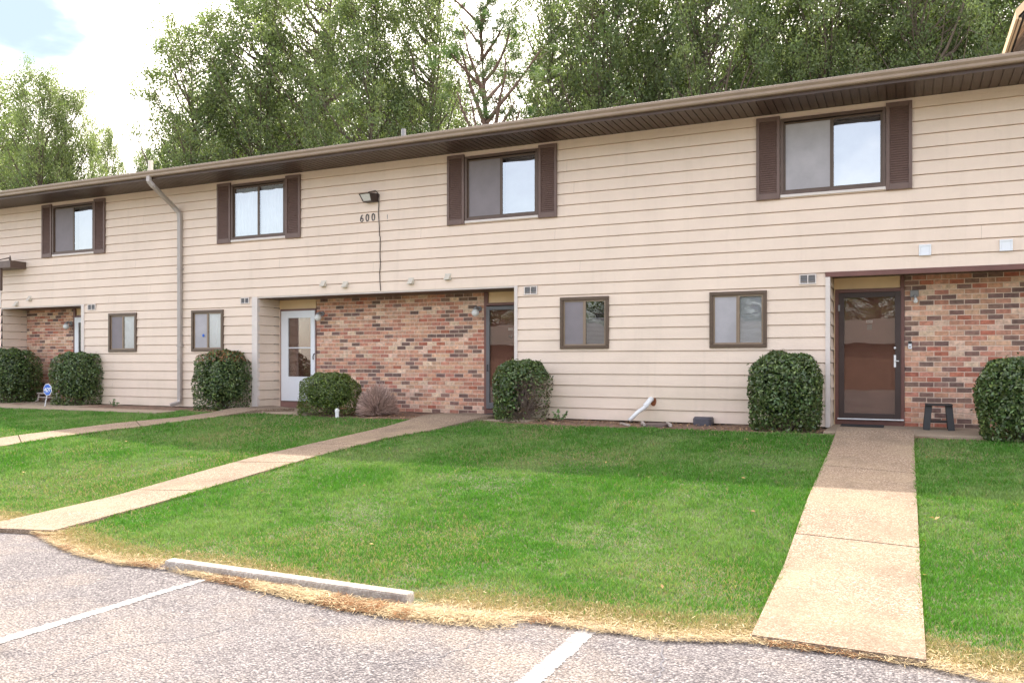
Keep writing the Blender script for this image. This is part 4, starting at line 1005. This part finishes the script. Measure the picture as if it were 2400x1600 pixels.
def lawn_region(r, n):
    # density falls with distance from the camera
    x = r.uniform(-24, 9, n); y = r.uniform(5.3, 13.35, n); t = -sT*x+cT*y
    k = r.random(n) < np.clip((6.5/np.maximum(t, 1))**1.25, 0, 1); x, y = x[k], y[k]
    k = (y > E(x)+.10+.16*noise2(x, y, 2., 3)); 
    # keep clear of slabs and kerb
    k &= ~((x > xR0-.02) & (x < xR1+.02) & (y > 13.33)); k &= ~((x < -14.2) & (y > 12.53)); k &= ~((x > -5.95) & (x < -3.2) & (y < 5.36))
    k &= y < 13.16+.12*noise2(x, y, 1.3, 8)
    return x[k], y[k]
def dryness(x, y):
    e = (y-E(x)); d_ = np.clip(1-(e-.25)/.55, 0, 1)*.95; p = np.clip((noise2(x, y, .75, 5)-.50)*4.0, 0, 1)*.42
    return np.clip(np.maximum(d_, p), 0, 1)
def lawn_h(x, y, t, r):
    n_ = noise2(x, y, 1.1, 21); f = noise2(x, y, 3.5, 22); tf = noise2(x, y, 8., 23); h = .014+.030*n_*(.4+r.random(len(x)))+.045*np.clip(f-.45, 0, 1)*2*r.random(len(x))+.05*np.clip(tf-.5, 0, 1)*2*r.random(len(x))
    return h*(1-.45*dryness(x, y))*(1+.02*t)
def lawn_w(x, y, t, r): return (.0018+.0022*r.random(len(x)))*(1+np.clip((t-5)/9, 0, 3))
def lawn_c(x, y, t, r, n):
    g1 = np.array([.082, .215, .028]); g2 = np.array([.19, .285, .095]); dry = np.array([.42, .36, .20])
    f = np.clip((noise2(x, y, .9, 31)-.5)*2.6+.35+(noise2(x, y, 7., 33)-.5)*1.6+.7*(r.random(n)-.5), 0, 1)[:, None]; c = g1*(1-f)+g2*f
    dd = dryness(x, y); m_ = (r.random(n) < dd*.75)[:, None]; k = (.7+.6*r.random((n, 1))); tan = dry*(.8+.5*r.random((n, 1)))
    c = np.where(m_, tan*.75, c*k); st = (r.random(n) < .035)[:, None]; return np.where(st, dry*.7, c)
blades('lawn_grass', 2150000, lawn_region, lawn_h, lawn_w, lawn_c, 1)
# taller fringe along walk edges, slabs and kerb
def fringe_region(r, n):
    xs_, ys_ = [], []
    for p in WALKS:
        h_ = len(p)//2
        for Q in (p[:h_], p[h_:]):
            for a, c in zip(Q[:-1], Q[1:]):
                m_ = int(np.linalg.norm(c-a)*260); f = r.random(m_)[:, None]; q = a+(c-a)*f; d_ = (c-a)/np.linalg.norm(c-a); o_ = np.array([-d_[1], d_[0]])
                q = q+o_*(r.normal(0, .022, (m_, 1))); xs_.append(q[:, 0]); ys_.append(q[:, 1])
    x, y = np.concatenate(xs_), np.concatenate(ys_); k = (y < 13.1) & (y > E(x)+.3) & (noise2(x, y, 2.2, 41) > .42); return x[k], y[k]
blades('edge_grass', 0, fringe_region, lambda x, y, t, r: .03+.045*r.random(len(x)), lawn_w, lambda x, y, t, r, n: np.array([[.10, .22, .03]])*(.6+.7*r.random((n, 1))), 4, lean=.7)
# bleached runners and straw spilled over the asphalt edge
def straw_region(r, n):
    x = r.uniform(-13, 6, n); e = r.gamma(1.5, .09, n)-.09; y = E(x)+e*(.35+1.1*noise2(x, x*.3, 1.2, 51))+.05*(noise2(x, x*.2, 3., 55)-.5)
    k = (r.random(n) < np.clip(noise2(x, y, 2.6, 52)*2.1-.35, 0.12, 1)); x, y = x[k], y[k]
    k = ~((x > -5.9) & (x < -3.28) & (y > 5.20) & (y < 5.33)); return x[k], y[k]
def straw_c(x, y, t, r, n):
    f = r.random((n, 1)); c = (np.array([.64, .52, .34])*(1-f)+np.array([.47, .34, .18])*f)*(.5+.7*r.random((n, 1))); dk = (noise2(x, y, 2.2, 61) > .60) & (r.random(n) < .6); c[dk] = np.array([.24, .115, .045])*(.7+.6*r.random((dk.sum(), 1))); return c
so = blades('dry_straw', 78000, straw_region, lambda x, y, t, r: .03+.05*r.random(len(x)), lambda x, y, t, r: .0016+.0018*r.random(len(x)), straw_c, 5, lean=1.1, m='straw', flat=True)
def heap_region(r, n):
    u_ = r.random(n)**.7; x = -5.6+3.1*u_+r.normal(0, .1, n); y = np.interp(x, [-5.6, -5, -4.2, -3.4, -2.6, -2.2], [5.19, 5.15, 5.06, 5.0, 5.12, 5.2])+r.normal(0, .05, n)*(.6+u_); return x, y
blades('straw_heap', 15000, heap_region, lambda x, y, t, r: .05+.06*r.random(len(x)), lambda x, y, t, r: .0016+.002*r.random(len(x)), straw_c, 6, lean=1., m='straw', flat=True)
# lawn edge dead upright thatch
def thatch_region(r, n):
    x = r.uniform(-13, 6, n); y = E(x)+.03+.42*r.random(n)**1.3; k = ~((x > -5.95) & (x < -3.2) & (y < 5.36)); return x[k], y[k]
blades('dead_thatch', 78000, thatch_region, lambda x, y, t, r: .015+.03*r.random(len(x)), lambda x, y, t, r: .0014+.0012*r.random(len(x)), lambda x, y, t, r, n: np.array([[.42, .33, .15]])*(.6+.7*r.random((n, 1))), 8, lean=.9, m='straw')
def fallen(n, seed):
    r = np.random.default_rng(seed); x = r.uniform(-12, 3.2, n); y = r.uniform(4.6, 13, n); C = np.stack([x, y, np.where(y < E(x), -.735, T(x, y)+.045)], 1); V, F = leaves(C, np.tile([0, 0, 1.], (n, 1)), .045, .6, r, .4)
    c = np.array([[.42, .27, .12]])*(.5+.8*r.random((n, 1))); tag(npmesh('fallen_leaves', V, F, 'straw', None, c), kind='stuff')
fallen(45, 5)
# cracks in the asphalt, filled with grit
def crack(pts, wd, seed):
    rr = random.Random(seed); p = [Vector((*lotpt(*q, z=-.742), 0)) for q in pts]; q_ = []
    for a, c in zip(p[:-1], p[1:]):
        m_ = max(2, int((c-a).length/.05)); d_ = (c-a).normalized(); o_ = Vector((-d_.y, d_.x, 0))
        for i in range(m_): q_.append(a+(c-a)*(i/m_)+o_*rr.uniform(-.018, .018))
    q_.append(p[-1]); b = MB()
    for i in range(len(q_)-1):
        d_ = (q_[i+1]-q_[i]).normalized(); o_ = Vector((-d_.y, d_.x, 0)); w0, w1 = wd*(.4+.6*math.sin(i*1.7)**2), wd*(.4+.6*math.sin((i+1)*1.7)**2)
        b.quad(*[(v.x, v.y, -.742) for v in (q_[i]-o_*w0, q_[i]+o_*w0, q_[i+1]+o_*w1, q_[i+1]-o_*w1)])
    tag(b.build('asphalt_crack', 'plastic'), kind='structure')
crack([(1562,1494),(1550,1530),(1556,1560),(1520,1620)], .008, 1); crack([(60,1600),(260,1520),(420,1500),(560,1465)], .0045, 2); crack([(700,1650),(860,1560),(1010,1545),(1130,1500)], .004, 3)
# leaf litter in the beds
def litter(n, seed):
    r = np.random.default_rng(seed); x = r.uniform(-14, 4, n); y = 13.2+1.1*r.random(n); k = ~((x > xR0) & (x < xR1)); k &= ~((x > xM0) & (x < PX(745, 13.7))); k &= noise2(x, y, 1.7, 71) > .42; x, y = x[k], y[k]
    C = np.stack([x, y, T(x, y)+.012+.012*r.random(len(x))], 1); V, F = leaves(C, np.tile([0, 0, 1.], (len(x), 1)), .05, .45, r, .35)
    c = np.array([[.42, .27, .15]])*(.35+.9*r.random((len(x), 1))); tag(npmesh('leaf_litter', V, F, 'straw', None, c), kind='stuff')
litter(2600, 3)

# ================================================================== TREES
def tree_mesh(seed, H, R, nleaf, pine=False, base_frac=.22, leafsize=.12):
    r = np.random.default_rng(seed); b = MB(); C = []; Nn = []; Cc = []
    def branch(p, d, L, rad, lvl):
        n = 4 if lvl < 2 else 3; pts = [p.copy()]; q = p.copy(); dd = d.copy()
        for i in range(n):
            dd = dd+r.normal(0, .10, 3)+np.array([0, 0, .07 if lvl else 0]); dd /= np.linalg.norm(dd); q = q+dd*L/n; pts.append(q.copy())
        b.tube([tuple(x) for x in pts], [max(rad*(1-.75*i/n), .008) for i in range(n+1)], 6 if lvl < 2 else 4, cap=False); return pts
    trunk = []; q = np.zeros(3); d = np.array([0, 0, 1.]); n = 12
    for i in range(n+1):
        trunk.append(q.copy()); d = d+r.normal(0, .03 if not pine else .015, 3); d[2] = 1; d /= np.linalg.norm(d); q = q+d*H/n
    r0 = H*.0105 if not pine else H*.0115
    b.tube([tuple(x) for x in trunk], [max(r0*(1-i/(n+.6)), .02) for i in range(n+1)], 9, cap=False)
    if not pine:      # limbs rise from the trunk to points spread through a rounded, lobed crown
        NT = 185
        for i in range(NT):
            f = .20+.80*((i+r.random())/NT)**.92; a = i*2.39996+r.normal(0, .25); rr_ = math.sqrt(.06+.94*r.random())
            env = R*(math.sqrt(max(0, 1-((f-.52)/.50)**2)) if f > .52 else .68+.32*(f-.2)/.32)*(1+.16*math.sin(3*a+seed)+.10*math.sin(5*a-7*f+seed*2))
            tg = np.array([math.cos(a)*env*rr_, math.sin(a)*env*rr_, f*H]); fb = max(.10, f-.05-.30*rr_*env/H*2.2); k = fb*n; p0 = trunk[int(k)]+(trunk[min(int(k)+1, n)]-trunk[int(k)])*(k-int(k))
            v = tg-p0; L = np.linalg.norm(v); m1 = p0+v*.35+np.array([v[0]*.10, v[1]*.10, -.04*L])+r.normal(0, .08, 3); m2 = p0+v*.70+np.array([v[0]*.06, v[1]*.06, -.03*L])+r.normal(0, .10, 3)
            rb = (.020+.012*L)*(1.25 if i % 5 == 0 else .7); b.tube([tuple(q_) for q_ in (p0, m1, m2, tg)], [rb, rb*.7, rb*.42, .008], 5, cap=False)
            C.append(tg); Nn.append(1.1*(.6+.8*r.random()))
            for j in range(4):
                src = m2+(tg-m2)*r.random() if j else m1+(m2-m1)*.6; e = src+r.normal(0, .42, 3)*np.array([1, 1, .8])+v/L*.25; b.tube([tuple(src), tuple(e)], [.014, .006], 3, cap=False)
                if r.random() < .86: C.append(e); Nn.append(.8*(.5+.9*r.random()))
    nb = 0 if not pine else 26
    for i in range(nb):
        f = base_frac+(1-base_frac)*((i+r.random())/nb)**.9; f = min(f, .985); k = f*n; p = trunk[int(k)]+(trunk[min(int(k)+1, n)]-trunk[int(k)])*(k-int(k))
        a = i*2.4+r.normal(0, .4); g_ = (f-base_frac)/(1-base_frac); prof = math.sin(math.pi*min(1, .14+.68*g_))**.7*(1-.15*g_); L = R*prof*(.75+.45*r.random())*(1. if not pine else .8)
        el = math.radians(r.uniform(18, 44)+20*g_) if not pine else math.radians(r.uniform(35, 60)); d = np.array([math.cos(a)*math.cos(el), math.sin(a)*math.cos(el), math.sin(el)])
        L = L/math.cos(el)*.85
        pts = branch(p, d, L, r0*.42*(1-.5*g_)*(1.5 if pine else 1), 1)
        for j in range(7 if not pine else 6):
            s_ = .28+.72*(j+r.random())/7; k2 = s_*4; i2 = min(int(k2), 3); p2 = pts[i2]+(pts[i2+1]-pts[i2])*(k2-i2); d2 = (pts[i2+1]-pts[i2]); d2 /= np.linalg.norm(d2); d2 = d2+r.normal(0, .55, 3); d2 /= np.linalg.norm(d2)
            L2 = L*(.30+.22*r.random())*(1.15-s_*.4); pp = branch(p2, d2, L2, r0*.10, 2)
            for c_ in ((pp[1], .7), (pp[2], 1.), (pp[3], 1.25)) if not pine else ((pp[3], 1.),):
                if r.random() < (.16 if not pine else .15): continue
                C.append(c_[0]); Nn.append(c_[1]*(.7+.6*r.random()))
    for t_ in np.linspace(base_frac+.3, 1, 14 if pine else 5): C.append(trunk[int(t_*n)]+r.normal(0, .25, 3)); Nn.append(.8)
    C = np.array(C); wgt = np.array(Nn); cnt = np.maximum((wgt/wgt.sum()*nleaf).astype(int), 3); idx = np.repeat(np.arange(len(C)), cnt)
    cs = (.25*(R/3.6) if not pine else .13)*(wgt[idx][:, None]**.5); off = r.normal(0, 1, (len(idx), 3)); off *= cs; off[:, 2] *= .75; pos = C[idx]+off
    cl = (.62+.75*r.random(len(C)))[idx][:, None]; hue = r.random(len(C))[idx][:, None]
    c1 = np.array([.15, .20, .095]); c2 = np.array([.225, .265, .12]) if not pine else np.array([.07, .13, .04])
    col = (c1*(1-hue)+c2*hue)*cl*(.75+.5*r.random((len(idx), 1)))
    if pine: V, F = leaves(pos, off+.01, leafsize, .12, r, .5)
    else: V, F = leaves(pos, np.tile([0, 0, .6], (len(pos), 1)), leafsize, .5, r, 1.)
    return b, V, F, col
PROTO = {}; SIZE = {}
def make_proto(key, *a, **k):
    b, V, F, col = tree_mesh(*a, **k); pine = k.get('pine', False)
    o = empty('pine_tree' if pine else 'leafy_tree', (0, 0, 0)); b.build('trunk', 'pinebark' if pine else 'bark', o, smooth=True)
    npmesh('crown', V, F, 'needle' if pine else 'leaf', o, col); PROTO[key] = [o, False]; q = V.reshape(-1, 3); SIZE[key] = (float(np.percentile(q[:, 2], 99.3)), float(np.percentile(np.hypot(q[:, 0], q[:, 1]), 95)))
for k in range(5): make_proto(k, 100+k, 16., 3.7, 52000, leafsize=.132)
make_proto('pine', 140, 19., 3.4, 15000, pine=True, base_frac=.38, leafsize=.24)
def plant(key, u, Y, hscale, wscale, rot, label, group='tall trees behind the roof', xy=None):
    o, used = PROTO[key]
    if used:
        src = o; o = src.copy(); COL.objects.link(o)
        for ch in src.children:
            c = ch.copy(); COL.objects.link(c); c.parent = o
    PROTO[key][1] = True
    o.location = (PX(u, Y), Y, -.6) if xy is None else (*xy, -.8)
    o.scale = (wscale, wscale, hscale); o.rotation_euler = (0, 0, rot); tag(o, label, 'tree', group); return o
def plantpx(key, u, vt, Y, wpx, rot, label, H=16., Rr=3.7, group='tall trees behind the roof'):
    t = Y/(cT+(u-1200)/FP*sT); h = (HOR-vt)*t/FP+EYE+.6; wr = wpx/2*t/FP; H, Rr = SIZE[key]; return plant(key, u, Y, h/H, wr/Rr, rot, label, group)
TR = [(1,-20,195,36,290,.3,'thin tree cut off by the left picture edge'),
      (0,88,165,34,190,1.,'airy tree with a multi-stemmed look at the far left, second from the edge'),
      (2,172,212,36,160,2.,'lower rounded tree right of the tallest far left one'),
      (3,250,300,40,110,.5,'small far tree closing the left group beside the open sky'),
      (4,345,350,44,110,3.,'short yellowish tree just showing over the gutter above the downspout'),
      (0,462,62,31,290,4.1,'broad leaning tree on the right side of the open sky gap'),
      (1,590,-40,32,320,2.2,'tall airy tree behind the window left of the house number'),
      (2,725,-110,33,330,5.,'tall bright green tree above the house number'),
      (3,855,-60,31,300,1.4,'dense tree left of the grey roof vent'),
      (4,985,-130,32,270,.2,'dense tree left of the bare pine trunk'),
      (0,1310,-120,33,290,2.7,'dense tree right of the bare pine trunk'),
      (1,1420,-160,31,330,3.6,'tall tree above the third upper window'),
      (2,1545,-150,33,340,.9,'spreading tree between the third and fourth upper windows'),
      (3,1670,-180,31,340,5.5,'darker tree before the fourth upper window'),
      (4,1800,-100,33,320,1.9,'loose tree with blue sky holes above the fourth upper window'),
      (0,1930,-190,32,350,.1,'dense tree behind the right part of the roof'),
      (1,2060,-170,33,360,4.4,'dark evergreen-looking tree left of the dormer'),
      (2,2190,-190,31,360,3.1,'dark full tree beside the dormer'),
      (3,2320,-200,33,360,2.4,'tree partly behind the plywood dormer'),
      (4,2450,-200,31,320,.6,'tree at the far right edge behind the dormer')]
for k, u, vt, Y, wp, rot, lab in TR: plantpx(k, u, vt, Y, wp, rot, lab)
# a second, lower rank fills under the crowns
for i, (u, vt, wp) in enumerate([(40,330,200),(140,345,150),(430,310,150),(520,230,230),(640,210,240),(790,170,250),(920,190,240),(1040,190,180),(1340,150,260),(1480,130,250),(1620,120,250),(1760,80,260),(1880,60,260),(2010,50,260),(2150,10,280),(2280,0,280)]):
    plantpx((i*2+1) % 5, u, vt, 40+(i % 3), wp, i*1.3, 'lower tree filling in behind the tall row, number-%s crown' % 'x' if False else
        ['low far tree in the left group near the picture edge','low far tree at the foot of the left group','low tree under the broad leaning tree','low tree behind the second upper window','low tree right of the second upper window','low tree behind the floodlight','low tree behind the grey roof vent','low tree left of the pine trunk foot','low tree right of the pine trunk foot','low tree above the third upper window','low tree midway between the right upper windows','low tree just left of the fourth upper window','low tree above the fourth upper window','low tree right of the fourth upper window','low dark tree left of the dormer foot','low dark tree at the dormer'][i], group='lower trees filling the row behind the roof')
plantpx('pine', 1171, -60, 26, 300, .4, 'tall pine with a bare reddish trunk and rising limbs above the roof', H=19., Rr=3.4, group='pines behind the roof')

# things across the lot, seen only as reflections in glass
for i, x_ in enumerate((-34, -22, -12, -2, 9, 20)):
    plant((i*3+1) % 5, 0, 0, .72, 1.3, i*1.1, ['far left','second','third','fourth','fifth','far right'][i]+' tree across the parking lot, seen only as a reflection', 'trees across the parking lot', xy=(x_, -38-(i % 2)*3))
ob = empty('opposite_building', (0, -30, -.75)); tag(ob, 'low building across the parking lot, seen reflected in the window panes', 'building')
MB().box(-40, 30, -34, -27, -.75, 2.3).build('wall', 'stucco', ob)
r_ = MB(); r_.quad((-41, -26.4, 2.2), (31, -26.4, 2.2), (31, -31, 3.9), (-41, -31, 3.9)); r_.quad((-41, -31, 3.9), (31, -31, 3.9), (31, -35, 2.2), (-41, -35, 2.2)); r_.build('roof', 'roof', ob)
